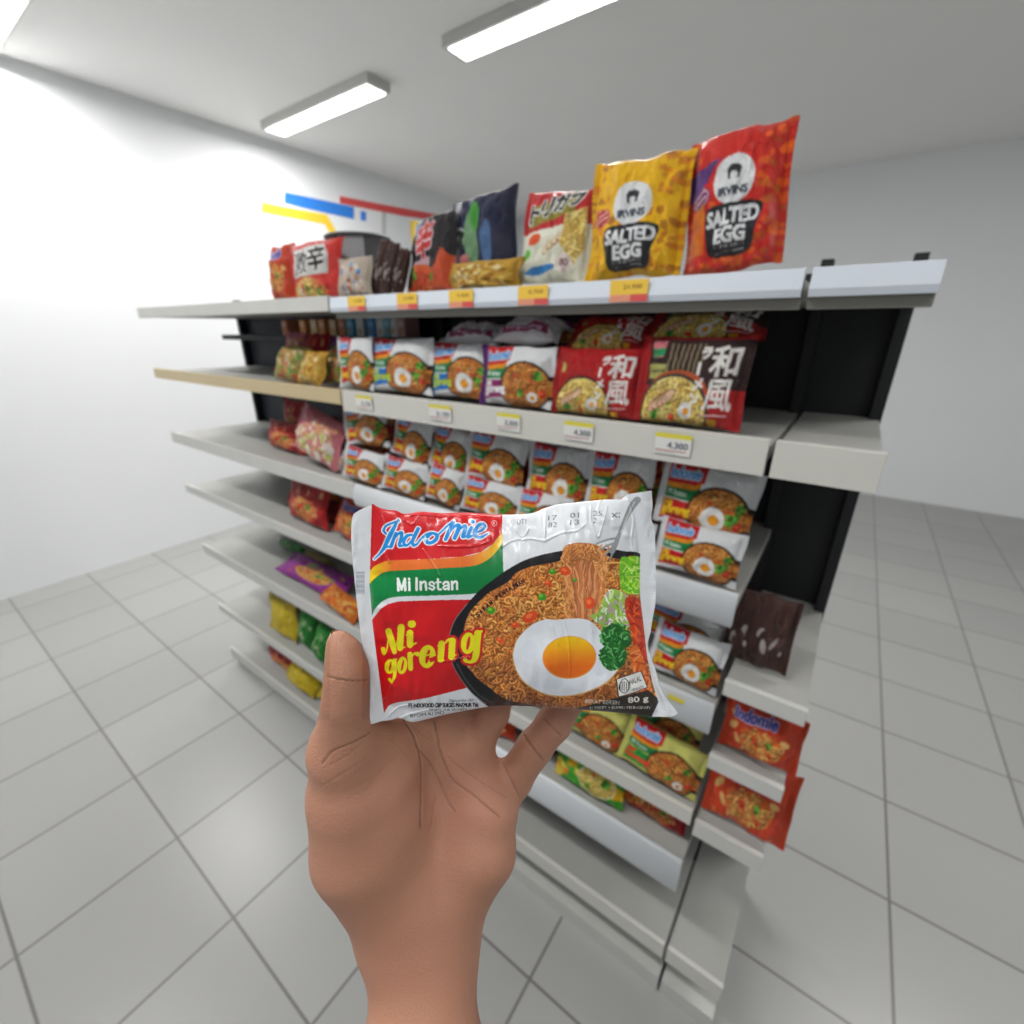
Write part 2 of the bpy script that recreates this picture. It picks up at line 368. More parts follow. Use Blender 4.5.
    c.text('HALAL', 630, 685, 5, (20, 20, 20), 12.5, .1, -.36, .2)
    c.text('INDONESIA', 632.5, 691.5, 2.4, (20, 20, 20), 12, 0, -.33)
    c.poly([(640, 596), (645, 638), (647, 656), (652.6, 684), (658.5, 702), (652, 716), (652, 736), (690, 736), (690, 482), (645, 482), (641, 520), (640, 560)], (224, 228, 233))
    # lettering
    m = np.zeros((c.H, c.W), bool)
    q = lambda L: [(340+x/5.69, 480+y/5.69-(x-325)*.0) for x, y in L]
    for P, w in (([(332, 628), (330, 562)], 15), ([(332, 564), (350, 624)], 13), ([(350, 624), (368, 562)], 13), ([(369, 562), (371, 627)], 15), ([(394, 581), (395, 626)], 14), ([(393, 562), (394, 566)], 14),
        ([(435, 560), (436, 625)], 15), ([(458, 580), (460, 624)], 14), ([(462, 592), (474, 580), (487, 584), (490, 624)], 13),
        ([(536, 590), (524, 580), (510, 586), (512, 598), (530, 604), (537, 614), (526, 624), (508, 615)], 12),
        ([(557, 565), (558, 610), (562, 622), (574, 622)], 13), ([(546, 582), (574, 581)], 9),
        ([(588, 591), (600, 580), (616, 585), (618, 623)], 13), ([(616, 600), (596, 603), (588, 614), (600, 622), (614, 614)], 11),
        ([(637, 579), (639, 622)], 14), ([(641, 591), (652, 579), (665, 583), (667, 621)], 13)):
        m = c.smask(spline(q(P), 5) if len(P) > 2 else q(P), w/5.69, m)
    c.put(m, (244, 248, 246))
    m = np.zeros((c.H, c.W), bool)
    q = lambda L: [(340+x/5.69, 480+y/5.69) for x, y in L]
    S = [([(195, 450), (225, 420), (252, 385), (275, 335), (300, 285), (332, 225)], [8, 12, 22, 26, 24, 10]),
         ([(262, 305), (248, 288), (262, 262), (295, 246), (335, 232)], [12, 16, 14, 12, 14]),
         ([(255, 382), (280, 380)], [16, 12]),
         ([(290, 378), (306, 335), (318, 302)], [22, 20, 16]), ([(306, 340), (330, 308), (350, 300), (350, 325), (338, 370), (360, 374)], [10, 14, 20, 20, 20, 10]),
         ([(408, 312), (382, 318), (364, 345), (368, 370), (388, 368), (412, 338)], [14, 20, 20, 18, 14, 12]),
         ([(445, 278), (428, 312), (412, 350), (420, 372), (440, 362)], [22, 22, 20, 18, 10]),
         ([(436, 368), (462, 335), (490, 312), (518, 302)], [12, 12, 16, 16]),
         ([(520, 303), (495, 325), (492, 350), (515, 358), (545, 340), (552, 315), (530, 302)], [18, 22, 22, 20, 22, 20, 16]),
         ([(552, 318), (580, 292), (610, 262), (640, 240)], [12, 10, 12, 12]),
         ([(645, 240), (625, 285), (600, 338)], [20, 24, 20]), ([(622, 300), (652, 265), (675, 258), (672, 285), (652, 330)], [10, 14, 24, 24, 22]),
         ([(668, 298), (692, 270), (712, 262), (712, 285), (700, 322), (722, 318)], [10, 14, 20, 24, 22, 10]),
         ([(748, 272), (734, 300), (728, 324), (752, 318)], [20, 22, 20, 10]), ([(752, 236), (757, 238)], 22),
         ([(770, 298), (800, 290), (824, 268), (812, 250), (788, 258), (768, 290), (772, 318), (800, 326), (842, 304)], [10, 14, 18, 18, 20, 24, 24, 18, 8])]
    for P, w in S: m = c.smask(spline(q(P), 5), np.atleast_1d(np.array(w, float)/5.69)*1.0 if np.ndim(w) else w/5.69, m)
    c.put(c.grow(m, 1.15), (240, 244, 250)); c.put(m, (22, 142, 220))
    star = [(485+(22 if k % 2 == 0 else 7)*math.sin(k*PI/4), 335-(26 if k % 2 == 0 else 7)*math.cos(k*PI/4)) for k in range(8)]
    c.poly(q(star), (205, 236, 240))
    c.line(ell(494.3, 523.3, 2.6, 2.6), .5, (235, 220, 220)); c.text('R', 493.3, 524.6, 2.6, (235, 220, 220))
    m = np.zeros((c.H, c.W), bool); q = lambda L: [(340+x/5.69, 600+y/5.69) for x, y in L]
    S = [([(246, 280), (250, 305), (264, 290), (276, 220), (280, 175)], [26, 16, 7, 8, 10]), ([(276, 178), (296, 240), (310, 296)], [36, 38, 26]),
         ([(310, 292), (330, 220), (344, 160)], [7, 8, 8]), ([(348, 156), (344, 220), (342, 272)], [40, 38, 36]), ([(342, 276), (368, 268)], [12, 8]),
         ([(398, 188), (398, 255)], [38, 36]), ([(398, 262), (434, 244)], [14, 8]), ([(406, 137), (411, 137)], 42), ([(378, 200), (396, 186)], [8, 16]),
         ([(310, 345), (313, 400), (308, 440), (292, 470)], [24, 22, 18, 8]), ([(308, 345), (322, 335)], [8, 8]), ([(296, 470), (282, 452)], [10, 18]),
         ([(398, 310), (402, 390)], [30, 28]), ([(404, 330), (424, 304), (440, 308)], [6, 10, 26]), ([(385, 322), (398, 308)], [6, 12]),
         ([(578, 250), (572, 338)], [38, 36]), ([(556, 262), (580, 240)], [6, 14]), ([(585, 262), (615, 228), (638, 232)], [6, 14, 28]), ([(640, 232), (634, 322)], [38, 38]), ([(636, 325), (662, 312)], [14, 6]), ([(556, 344), (590, 342)], 8),
         ([(784, 190), (772, 320), (748, 350), (718, 352)], [40, 38, 20, 10]), ([(712, 340), (716, 345)], 24), ([(776, 196), (805, 178)], [10, 16])]
    for P, w in S: m = c.smask(spline(q(P), 5), np.array(w, float)/5.69 if np.ndim(w) else w/5.69, m)
    for cx, cy, rx, ry, t, hx, hy in ((284, 378, 30, 42, .1, 6, 28), (354, 372, 29, 50, .12, 6, 33), (497, 322, 47, 66, .14, 10, 42), (728, 246, 40, 62, .1, 9, 40)):
        m |= c.pmask(q(ell(cx, cy, rx, ry, t))); m &= ~c.pmask(q(ell(cx+2, cy, hx, hy, t+.08)))
    m |= c.smask(q([(474, 322), (538, 300)]), 1.4); m &= ~c.pmask(q([(505, 332), (552, 314), (556, 342), (512, 356)]))
    c.put(c.grow(m, 2.6) & c.pmask([(448, 600), (500, 600), (500, 680), (448, 680)]), (196, 28, 30)); c.put(m, (222, 214, 22))
    k = (40, 40, 44)
    c.text('Diproduksi oleh :', 449, 703, 3.6, k, 27, .12, -.04, .08)
    c.text('PT INDOFOOD CBP SUKSES MAKMUR Tbk', 408.5, 707.5, 4, (20, 20, 24), 70, 0, -.01, .25)
    c.text('JAKARTA 12910, INDONESIA', 429, 712, 3, k, 38, 0, -.02, .12); c.text('BPOM RI MD', 410.5, 717.5, 3.2, k, 34, 0, -.1, .15)
    # curved serving note on the noodles
    for i, ch in enumerate('SARAN PENYAJIAN'):
        t = i/14; c.text(ch, 478+45*t, 617-33*t-3*math.sin(t*PI), 4.2, (44, 14, 20), 2.7, 0, -.62, .4)
    d = (96, 98, 104)
    for x, y, a, b in ((517, 524.5, 'DT1', ''), (548, 520.5, '17', '82'), (570, 518, '01', '13'), (593, 516, '25', '2'), (611, 518, 'x:', '')):
        c.text(a, x, y, 5, d, 9, .1, -.05); c.text(b, x, y+7, 5, d, 9 if len(b) > 1 else 4, .1, -.05) if b else None
    for i in range(24): c.line([(356, 572+i*.95), (364.5, 572+i*.95)], .35, (120, 124, 150))
    return c

def build_held():
    art = held_art(); D = .20
    top = spline([(373, 504), (380, 508), (388, 510), (396, 510.5), (405, 514), (420, 511.5), (440, 513), (470, 512.5), (500, 514.5), (530, 513.5), (545, 508), (558, 504.5), (575, 502.5), (600, 500), (612, 499.5), (620, 499.5), (624, 497), (629, 494)], 6)
    bot = spline([(382, 721), (391, 720), (400, 718), (412, 722), (430, 718.5), (450, 713.5), (480, 708), (500, 705.8), (530, 706), (560, 708), (600, 711), (630, 714), (654, 717)], 6)
    lef = spline([(373, 504), (374, 520), (373, 545), (370.5, 570), (370, 590), (371.5, 616), (375, 650), (379, 680), (382, 705), (382, 721)], 6)
    rig = spline([(629, 494), (634, 512), (637.5, 535), (639, 560), (640, 595), (643, 626), (645.5, 645), (648, 660), (653, 684), (658, 701), (654, 717)], 6)
    lout = spline([(369.5, 505.2), (358, 511), (352.5, 516), (351, 530), (351.5, 550), (354, 575), (357, 605), (361, 640), (366, 670), (368.5, 700), (369, 725)], 6)
    rout = spline([(652, 490.5), (652.5, 505), (651, 518), (654.5, 530), (655.5, 545), (656, 575), (655.5, 600), (651, 630), (648.5, 648), (656, 670), (664, 694), (678, 713)], 6)
    def res(P, t):
        P = np.asarray(P); s = np.r_[0, np.cumsum(np.hypot(*np.diff(P, axis=0).T))]; s /= s[-1]
        return np.stack([np.interp(t, s, P[:, 0]), np.interp(t, s, P[:, 1])], -1)
    # crease relief
    hc = Cv(340, 482, 690, 736, 2, (0, 0, 0))
    cr = [([(502, 546), (512, 540), (530, 538), (543, 540)], 1.2), ([(543, 540), (560, 532), (574, 530), (583, 524)], 1.2), ([(545, 512), (544, 530), (543, 540)], 1.), ([(590, 505), (589, 520), (595, 536), (600, 524), (606, 506)], 1.2),
          ([(412, 515), (421, 514), (440, 516), (470, 515), (500, 517)], 1.6), ([(425, 548), (436, 562), (443, 573)], 1.), ([(440, 545), (470, 545), (488, 541), (491, 536)], 1.2), ([(385, 552), (392, 562)], 1), ([(404, 520), (414, 524), (420, 516)], 1), ([(560, 612), (566, 635), (568, 670)], 1.2), ([(585, 612), (590, 628)], 1.), ([(550, 620), (556, 640)], 1),
          ([(443, 655), (455, 653), (470, 650)], .8), ([(384, 700), (391, 690), (394, 680)], 1.2), ([(388, 716), (400, 705), (420, 700)], 1.4), ([(400, 718), (412, 712), (430, 706)], 1.2), ([(628, 500), (633, 520), (630, 540), (634, 560)], 1.6), ([(640, 492), (643, 515), (640, 540)], 1.5),
          ([(376, 506), (384, 520), (386, 540)], 1.2), ([(592, 548), (600, 570), (598, 590)], 1), ([(516, 530), (522, 536), (528, 529)], 1), ([(640, 690), (650, 705), (660, 712)], 1.4), ([(600, 500), (596, 512), (603, 516)], 1)]
    for P, w in cr: hc.line(spline(P), w, (1, 1, 1))
    H = hc.im[:, :, 0].copy()
    for _ in range(3):
        H = (H+np.roll(H, 1, 0)+np.roll(H, -1, 0)+np.roll(H, 1, 1)+np.roll(H, -1, 1))/5
    hc.im = np.repeat(H[:, :, None], 3, 2)*255
    def hs(X, Y):
        x = np.clip(((X-340)*2).astype(int), 0, hc.W-1); y = np.clip(((Y-482)*2).astype(int), 0, hc.H-1); return H[y, x]
    root = empty('noodle_packet', tuple(cam_to_world(np.array([[0.003, -.09, D]]))[0]))
    tag(root, 'large white and red fried noodle packet with egg, held up in the hand', 'noodle packet')
    inv = Matrix.Translation(-root.location)
    def add(name, V, Fc, m, col, mi=None):
        o = mesh(name, cam_to_world(V)-np.array(root.location), Fc, m, col, True, root, mi); return o
    nu, nv = 520, 380
    s, v = np.meshgrid(np.linspace(0, 1, nu), np.linspace(0, 1, nv), indexing='ij'); s1, v1 = s.ravel(), v.ravel()
    T, B, L, R = res(top, s1), res(bot, s1), res(lef, v1), res(rig, v1)
    c00, c10, c01, c11 = res(top, 0.), res(top, 1.), res(bot, 0.), res(bot, 1.)
    P = (1-v1)[:, None]*T+v1[:, None]*B+(1-s1)[:, None]*L+s1[:, None]*R-(((1-s1)*(1-v1))[:, None]*c00+(s1*(1-v1))[:, None]*c10+((1-s1)*v1)[:, None]*c01+(s1*v1)[:, None]*c11)
    prof = (1-np.abs(2*s1-1)**3.2)**.8*(1-np.abs(2*v1-1)**3.0)**.6
    edge = 1-prof
    w1 = vnoise(P[:, 0], P[:, 1], .035, 3); w2 = vnoise(P[:, 0]*1.6, P[:, 1]*.5, .12, 5); w3 = vnoise(P[:, 0], P[:, 1]*.35, .16, 9)
    topz = np.exp(-v1*7)+.5*np.exp(-(1-v1)*9)
    wr = .0022*w1+.0011*w2*(.25+edge)+.0024*w3*topz*(prof+.2)+.0012*vnoise(P[:, 0]*.3, P[:, 1], .16, 12)*np.exp(-s1*9)+.0010*vnoise(P[:, 0]*.35, P[:, 1], .2, 14)*np.exp(-(1-s1)*9)
    fr = .0095*prof+wr*np.minimum(1, prof*3)+.0006*hs(P[:, 0], P[:, 1])
    X = (P[:, 0]-512)/F*D; Y = (512-P[:, 1])/F*D
    k = D-fr
    col = art.sample(512+X/k*F, 512-Y/k*F)
    Vf = np.stack([X, Y, k], 1)
    # back sheet, coarser
    bu, bv = 80, 60
    s, v = np.meshgrid(np.linspace(0, 1, bu), np.linspace(0, 1, bv), indexing='ij'); s1, v1 = s.ravel(), v.ravel()
    T, B, L, R = res(top, s1), res(bot, s1), res(lef, v1), res(rig, v1)
    Pb = (1-v1)[:, None]*T+v1[:, None]*B+(1-s1)[:, None]*L+s1[:, None]*R-(((1-s1)*(1-v1))[:, None]*c00+(s1*(1-v1))[:, None]*c10+((1-s1)*v1)[:, None]*c01+(s1*v1)[:, None]*c11)
    prof = (1-np.abs(2*s1-1)**4)**.8*(1-np.abs(2*v1-1)**3.4)**.6
    Vb = np.stack([(Pb[:, 0]-512)/F*D, (512-Pb[:, 1])/F*D, D+.0005+.0105*prof+.001*vnoise(Pb[:, 0], Pb[:, 1], .08, 4)*prof], 1)
    add('wrapper', Vf, gridfaces(nu, nv), M['held'], col)
    add('wrapper_back', Vb, gridfaces(bu, bv, 0, True), M['held'], np.tile(srgb((216, 218, 222)), (len(Vb), 1)))
    for name, A, Bc, sd in (('end_seal', lout, lef, 0), ('end_seal', rig, rout, 1)):
        nu2, nv2 = 60, 420
        s, v = np.meshgrid(np.linspace(0, 1, nu2), np.linspace(0, 1, nv2), indexing='ij'); s1, v1 = s.ravel(), v.ravel()
        P = (1-s1)[:, None]*res(A, v1)+s1[:, None]*res(Bc, v1)
        out = (1-s1) if sd == 0 else s1
        rip = .00004*np.sin(P[:, 1]*2*PI/2.6)*(1-np.exp(-out*6))+.0018*vnoise(P[:, 0]*.6, P[:, 1], .035, 21+sd)*out+.0006*vnoise(P[:, 0]*2, P[:, 1], .12, 23+sd)*out
        if sd: rip = rip+.004*out*np.exp(-((v1-.98)/.18)**2)*np.sin(s1*PI)+.003*np.exp(-(v1/.12)**2)*np.sin(s1*PI)
        k = D-rip; X = (P[:, 0]-512)/F*D; Y = (512-P[:, 1])/F*D
        col = art.sample(P[:, 0], P[:, 1])
        Vf = np.stack([X, Y, k], 1); Vk = np.stack([X, Y, k+.0005], 1)
        V = np.r_[Vf, Vk]; Fc = np.r_[gridfaces(nu2, nv2), gridfaces(nu2, nv2, len(Vf), True)]
        add(name, V, Fc, M['held'], np.r_[col, np.tile(srgb((226, 228, 230)), (len(Vk), 1))])
    return root
build_held()

# ------------------------------------------------------------------ the hand
def build_hand():
    def C(px, py, d): return np.array([(px-512)/F*d, (512-py)/F*d, d])
    h = .00125
    lo = np.array([-.125, -.33, .12]); hi = np.array([.06, .035, .285])
    n = np.ceil((hi-lo)/h).astype(int)
    g = [(lo[i]+h*np.arange(n[i])).astype(np.float32) for i in range(3)]
    GX, GY, GZ = g[0][:, None, None], g[1][None, :, None], g[2][None, None, :]
    def seg(a, b, ra, rb, sq=1.0):
        d = b-a; L = float(d@d); x, y, z = GX-a[0], GY-a[1], GZ-a[2]
        t = np.clip((x*d[0]+y*d[1]+z*d[2])/L, 0, 1)
        return np.sqrt((x-t*d[0])**2+(y-t*d[1])**2+((z-t*d[2])/sq)**2)-(ra+(rb-ra)*t)
    def smin(a, b, k):
        q = np.clip(.5+.5*(b-a)/k, 0, 1); return b*(1-q)+a*q-k*q*(1-q)
    def chain(P, k=.003, sq=1.0):
        out = None
        for (a, ra), (b, rb) in zip(P[:-1], P[1:]):
            d = seg(a, b, ra, rb, sq); out = d if out is None else smin(out, d, k)
        return out.astype(np.float32)
    W1 = C(398, 925, .226); W2 = C(440, 925, .229)
    palm = chain([(W1, .0145), (C(408, 850, .231), .0145), (C(414, 760, .2385), .0125), (C(416, 722, .2385), .0105)])
    for P in ([(W1, .014), (C(432, 850, .233), .014), (C(450, 770, .2405), .0120), (C(455, 728, .2395), .0108)],
              [(W2, .014), (C(462, 850, .2325), .0145), (C(478, 785, .2385), .0125), (C(474, 752, .2395), .0105)],
              [(W2, .0145), (C(482, 850, .229), .0165), (C(489, 815, .2315), .0135), (C(490, 795, .2365), .0112)]):
        palm = smin(palm, chain(P), .012)
    # heel of the hand and the ball of the thumb
    palm = smin(palm, chain([(C(346, 752, .2095), .0150), (C(355, 790, .2145), .0210), (C(364, 845, .2185), .0235), (C(396, 915, .224), .019)]), .010)
    palm = smin(palm, chain([(C(362, 742, .2145), .0115), (C(386, 770, .2215), .0155), (C(386, 810, .2225), .0185), (C(396, 860, .2250), .018)]), .010)
    palm = smin(palm, chain([(C(352, 738, .209), .0110), (C(385, 741, .2225), .0105), (C(410, 738, .233), .0105)]), .010)
    arm = chain([(C(418, 905, .228), .0225), (C(425, 960, .224), .0225), (np.array([-.040, -.255, .200]), .029), (np.array([-.036, -.31, .18]), .033)], .01)
    palm = smin(palm, arm, .014)
    thumb = chain([(C(338.5, 641, .1968), .0046), (C(343.5, 652, .1968), .0067), (C(347, 670, .1965), .0082), (C(346.5, 686, .1968), .0085), (C(345.5, 703, .198), .0092), (C(345, 722, .2015), .0104), (C(346, 748, .208), .0150)], .004)
    fingers = [chain([(C(413, 722, .2385), .0102), (C(411, 680, .232), .0097), (C(411, 640, .2245), .009), (C(413, 605, .2215), .0085), (C(416, 575, .219), .0074)]),
               chain([(C(453, 728, .2395), .0104), (C(459, 680, .2335), .0098), (C(464, 630, .2260), .0092), (C(468, 590, .2225), .0086), (C(470, 553, .2205), .0075)]),
               chain([(C(472, 750, .2395), .0098), (C(491, 712, .236), .0092), (C(508, 655, .2265), .0088), (C(516, 615, .2225), .0083), (C(520, 582, .2205), .0072)]),
               chain([(C(495, 806, .2385), .0100), (C(513, 779, .2405), .0096), (C(534, 748, .2385), .0089), (C(554, 723, .2345), .0086), (C(572, 694, .2275), .0079), (C(585, 668, .2215), .0066)])]
    fg = fingers[0]
    for f in fingers[1:]: fg = np.minimum(fg, f)
    Fd = smin(palm, fg, .004); Fd = smin(Fd, thumb, .008)
    Fd = np.maximum(Fd, -(GY+.322))        # forearm leaves the modelled part below the picture
    # naive surface nets
    ins = Fd < 0
    c = np.zeros(tuple(n-1), np.uint8)
    for a in (0, 1):
        for b in (0, 1):
            for d in (0, 1): c += ins[a:n[0]-1+a, b:n[1]-1+b, d:n[2]-1+d]
    act = (c > 0) & (c < 8); idx = -np.ones(act.shape, np.int64); ijk = np.argwhere(act); idx[act] = np.arange(len(ijk))
    acc = np.zeros((len(ijk), 3)); cnt = np.zeros(len(ijk)); co = [(a, b, d) for a in (0, 1) for b in (0, 1) for d in (0, 1)]
    for p in co:
        for ax in range(3):
            if p[ax]: continue
            q = list(p); q[ax] = 1
            fa = Fd[tuple((ijk+p).T)]; fb = Fd[tuple((ijk+q).T)]; m = (fa < 0) != (fb < 0)
            t = np.where(m, fa/(fa-fb+1e-12), 0); pt = ijk+np.array(p, float); pt[:, ax] += t
            acc[m] += pt[m]; cnt[m] += 1
    V = lo+h*acc/cnt[:, None]
    Fs = []
    for ax in range(3):
        u, w = [(1, 2), (2, 0), (0, 1)][ax]
        sl0 = [slice(None)]*3; sl1 = [slice(None)]*3; sl0[ax] = slice(0, -1); sl1[ax] = slice(1, None)
        A, Bm = ins[tuple(sl0)], ins[tuple(sl1)]; e = np.argwhere(A != Bm); e = e[(e[:, u] > 0) & (e[:, w] > 0) & (e[:, u] < n[u]-1) & (e[:, w] < n[w]-1)]
        sg = A[tuple(e.T)]; U = np.zeros(3, int); U[u] = 1; Wv = np.zeros(3, int); Wv[w] = 1
        f = np.stack([idx[tuple((e-U-Wv).T)], idx[tuple((e-Wv).T)], idx[tuple(e.T)], idx[tuple((e-U).T)]], 1)
        f[~sg] = f[~sg][:, ::-1]; Fs.append(f)
    Fc = np.concatenate(Fs); Fc = Fc[(Fc >= 0).all(1)]
    # camera frame is mirrored in depth, so the winding flips
    Fc = Fc[:, ::-1]
    # two smoothing passes
    for _ in range(3):
        s = np.zeros_like(V); k = np.zeros(len(V))
        for a in range(4):
            np.add.at(s, Fc[:, a], V[Fc[:, (a+1) % 4]]+V[Fc[:, (a+3) % 4]]); np.add.at(k, Fc[:, a], 2)
        V = V*.5+.5*s/k[:, None]
    tmp = mesh('person_hand', V, Fc, []); md = tmp.modifiers.new('s', 'SUBSURF'); md.levels = 1; md.render_levels = 1
    me = tmp.evaluated_get(bpy.context.evaluated_depsgraph_get()).to_mesh()
    nV = len(me.vertices); V = np.empty(nV*3, np.float32); me.vertices.foreach_get('co', V); V = V.reshape(-1, 3).astype(float)
    N = np.empty(nV*3, np.float32); me.vertices.foreach_get('normal', N); N = N.reshape(-1, 3)
    Fc = np.empty(len(me.loops), np.int32); me.loops.foreach_get('vertex_index', Fc); Fc = Fc.reshape(-1, 4)
    dat = tmp.data; bpy.data.objects.remove(tmp); bpy.data.meshes.remove(dat)
    if N[np.argmax(V[:, 0]), 0] < 0: N = -N
    px = 512+F*V[:, 0]/V[:, 2]; py = 512-F*V[:, 1]/V[:, 2]
    cc = Cv(295, 620, 610, 830, 3, (0, 0, 0))
    CRE = [([(371, 732), (364, 737), (357, 741), (343, 747), (332, 752), (322, 764)], .9, .8), ([(404, 720), (411, 730), (416, 741), (420.6, 759), (421.7, 781), (420.6, 828)], 1.2, 1),
           ([(416, 745), (430, 763), (439, 781), (448, 802), (455, 812)], .9, .8), ([(434, 722), (438, 738), (441, 754), (452, 779), (472.7, 795), (500, 817)], 1.0, .9),
           ([(448, 757), (460, 768), (473, 777), (507, 798)], .8, .6), ([(327, 676), (336, 679), (350, 681), (360, 681), (376, 678)], .9, .9), ([(330, 681), (345, 684), (360, 684)], .6, .4),
           ([(544, 719), (551, 727), (561, 736)], .9, .8), ([(524, 735), (532, 747), (543, 760)], 1.1, .9), ([(436, 795), (433, 812), (431, 828)], .6, .5), ([(330, 765), (345, 757), (360, 745)], .6, .4),
           ([(322, 786), (340, 775), (366, 758)], .6, .45), ([(331, 792), (350, 778), (372, 760)], .5, .3), ([(345, 800), (365, 790), (385, 765)], .5, .25), ([(350, 728), (362, 730)], .5, .3), ([(345, 717), (356, 714), (368, 716)], .5, .35),
           ([(374, 734), (395, 742), (412, 765), (420, 790)], .6, .3), ([(455, 725), (470, 735), (480, 742)], .6, .4), ([(501, 759), (509, 776), (519, 796)], 1.0, .7), ([(400, 722), (415, 728), (432, 741)], .6, .3), ([(440, 780), (470, 785), (480, 770)], .4, .25)]
    D = np.zeros((cc.H, cc.W), np.float32)
    for P, w, a in CRE: D = np.maximum(D, cc.smask(spline(P), w)*a)
    for _ in range(5): D = (2*D+np.roll(D, 1, 0)+np.roll(D, -1, 0)+np.roll(D, 1, 1)+np.roll(D, -1, 1))/6
    ix = ((px-295)*3).astype(int); iy = ((py-620)*3).astype(int); ok = (ix > 0) & (iy > 0) & (ix < cc.W) & (iy < cc.H) & (N[:, 2] < -.15)
    cr = np.zeros(nV); cr[ok] = D[iy[ok], ix[ok]]
    V2 = V-N*(.0010*cr)[:, None]
    nz = vnoise(V[:, 0]+V[:, 2], V[:, 1], 60, 1)+.5*vnoise(V[:, 0], V[:, 1]+V[:, 2], 160, 2)
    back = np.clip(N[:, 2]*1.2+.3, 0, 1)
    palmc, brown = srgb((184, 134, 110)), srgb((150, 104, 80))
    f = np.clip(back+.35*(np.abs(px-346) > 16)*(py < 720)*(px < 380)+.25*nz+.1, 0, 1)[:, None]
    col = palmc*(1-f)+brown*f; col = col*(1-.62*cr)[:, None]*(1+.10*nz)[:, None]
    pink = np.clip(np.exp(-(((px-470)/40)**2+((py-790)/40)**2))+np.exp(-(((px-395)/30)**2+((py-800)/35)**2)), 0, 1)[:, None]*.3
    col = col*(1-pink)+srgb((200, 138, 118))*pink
    m = bpy.data.materials.new('skin'); m.use_nodes = True; nt = m.node_tree; p = nt.nodes['Principled BSDF']
    a = nt.nodes.new('ShaderNodeAttribute'); a.attribute_name = 'Art'; nt.links.new(a.outputs['Color'], p.inputs['Base Color'])
    p.inputs['Roughness'].default_value = .52; p.inputs['Specular IOR Level'].default_value = .35
    p.inputs['Subsurface Weight'].default_value = .12; p.inputs['Subsurface Radius'].default_value = (1, .35, .2); p.inputs['Subsurface Scale'].default_value = .003
    tc = nt.nodes.new('ShaderNodeTexCoord'); b = nt.nodes.new('ShaderNodeBump'); b.inputs['Strength'].default_value = .35; b.inputs['Distance'].default_value = .0004
    vo = nt.nodes.new('ShaderNodeTexVoronoi'); vo.inputs['Scale'].default_value = 900; nt.links.new(tc.outputs['Object'], vo.inputs['Vector'])
    nt.links.new(vo.outputs['Distance'], b.inputs['Height']); nt.links.new(b.outputs[0], p.inputs['Normal'])
    base = cam_to_world(np.array([[-.04, -.3, .19]]))[0]
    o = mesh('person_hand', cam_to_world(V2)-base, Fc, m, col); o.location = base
    tag(o, "person's bare left hand, palm up, thumb and fingers holding up the noodle packet", 'hand')
    # nails
    nm = mat('nail', (214, 168, 150), .25, coat=.3)
    def nail(c, up, nrm, L, Wd, lab=None):
        up = up/np.linalg.norm(up); nrm = nrm-up*(nrm@up); nrm /= np.linalg.norm(nrm); sd = np.cross(up, nrm)
        a, b = np.meshgrid(np.linspace(-1, 1, 17), np.linspace(-1, 1, 17), indexing='ij'); a, b = a.ravel(), b.ravel()
        wd = Wd*(1-.25*np.clip(b, 0, 1)**3-.2*np.clip(-b, 0, 1)**3)
        th = a*1.05; P = c+up*(L*b)[:, None]*(1-.12*a**2)[:, None]+sd*(wd*np.sin(th)/math.sin(1.05))[:, None]+nrm*(Wd*.95*(np.cos(th)-1)-.0004*b**2)[:, None]
        P2 = P-nrm*.0006; Vn = np.r_[P, P2]
        q = mesh('fingernail', cam_to_world(Vn)-base, np.r_[gridfaces(17, 17), gridfaces(17, 17, len(P), True)], nm, parent=o)
        return q
    nail(C(336.5, 645, .1980)+np.array([-.0024, 0, .0008]), np.array([.10, 1, 0]), np.array([-1, .05, .42]), .0062, .0052)
    for tip, prev, r in ((C(416, 575, .219), C(413, 605, .2215), .0074), (C(470, 553, .2205), C(468, 590, .2225), .0075), (C(520, 582, .2205), C(516, 615, .2225), .0072), (C(585, 668, .2215), C(572, 694, .2275), .0066)):
        u = tip-prev; nail(tip-u*.12+np.array([0, 0, r*1.03]), u, np.array([0, 0, 1.]), .0055, .0048)
    return o
build_hand()

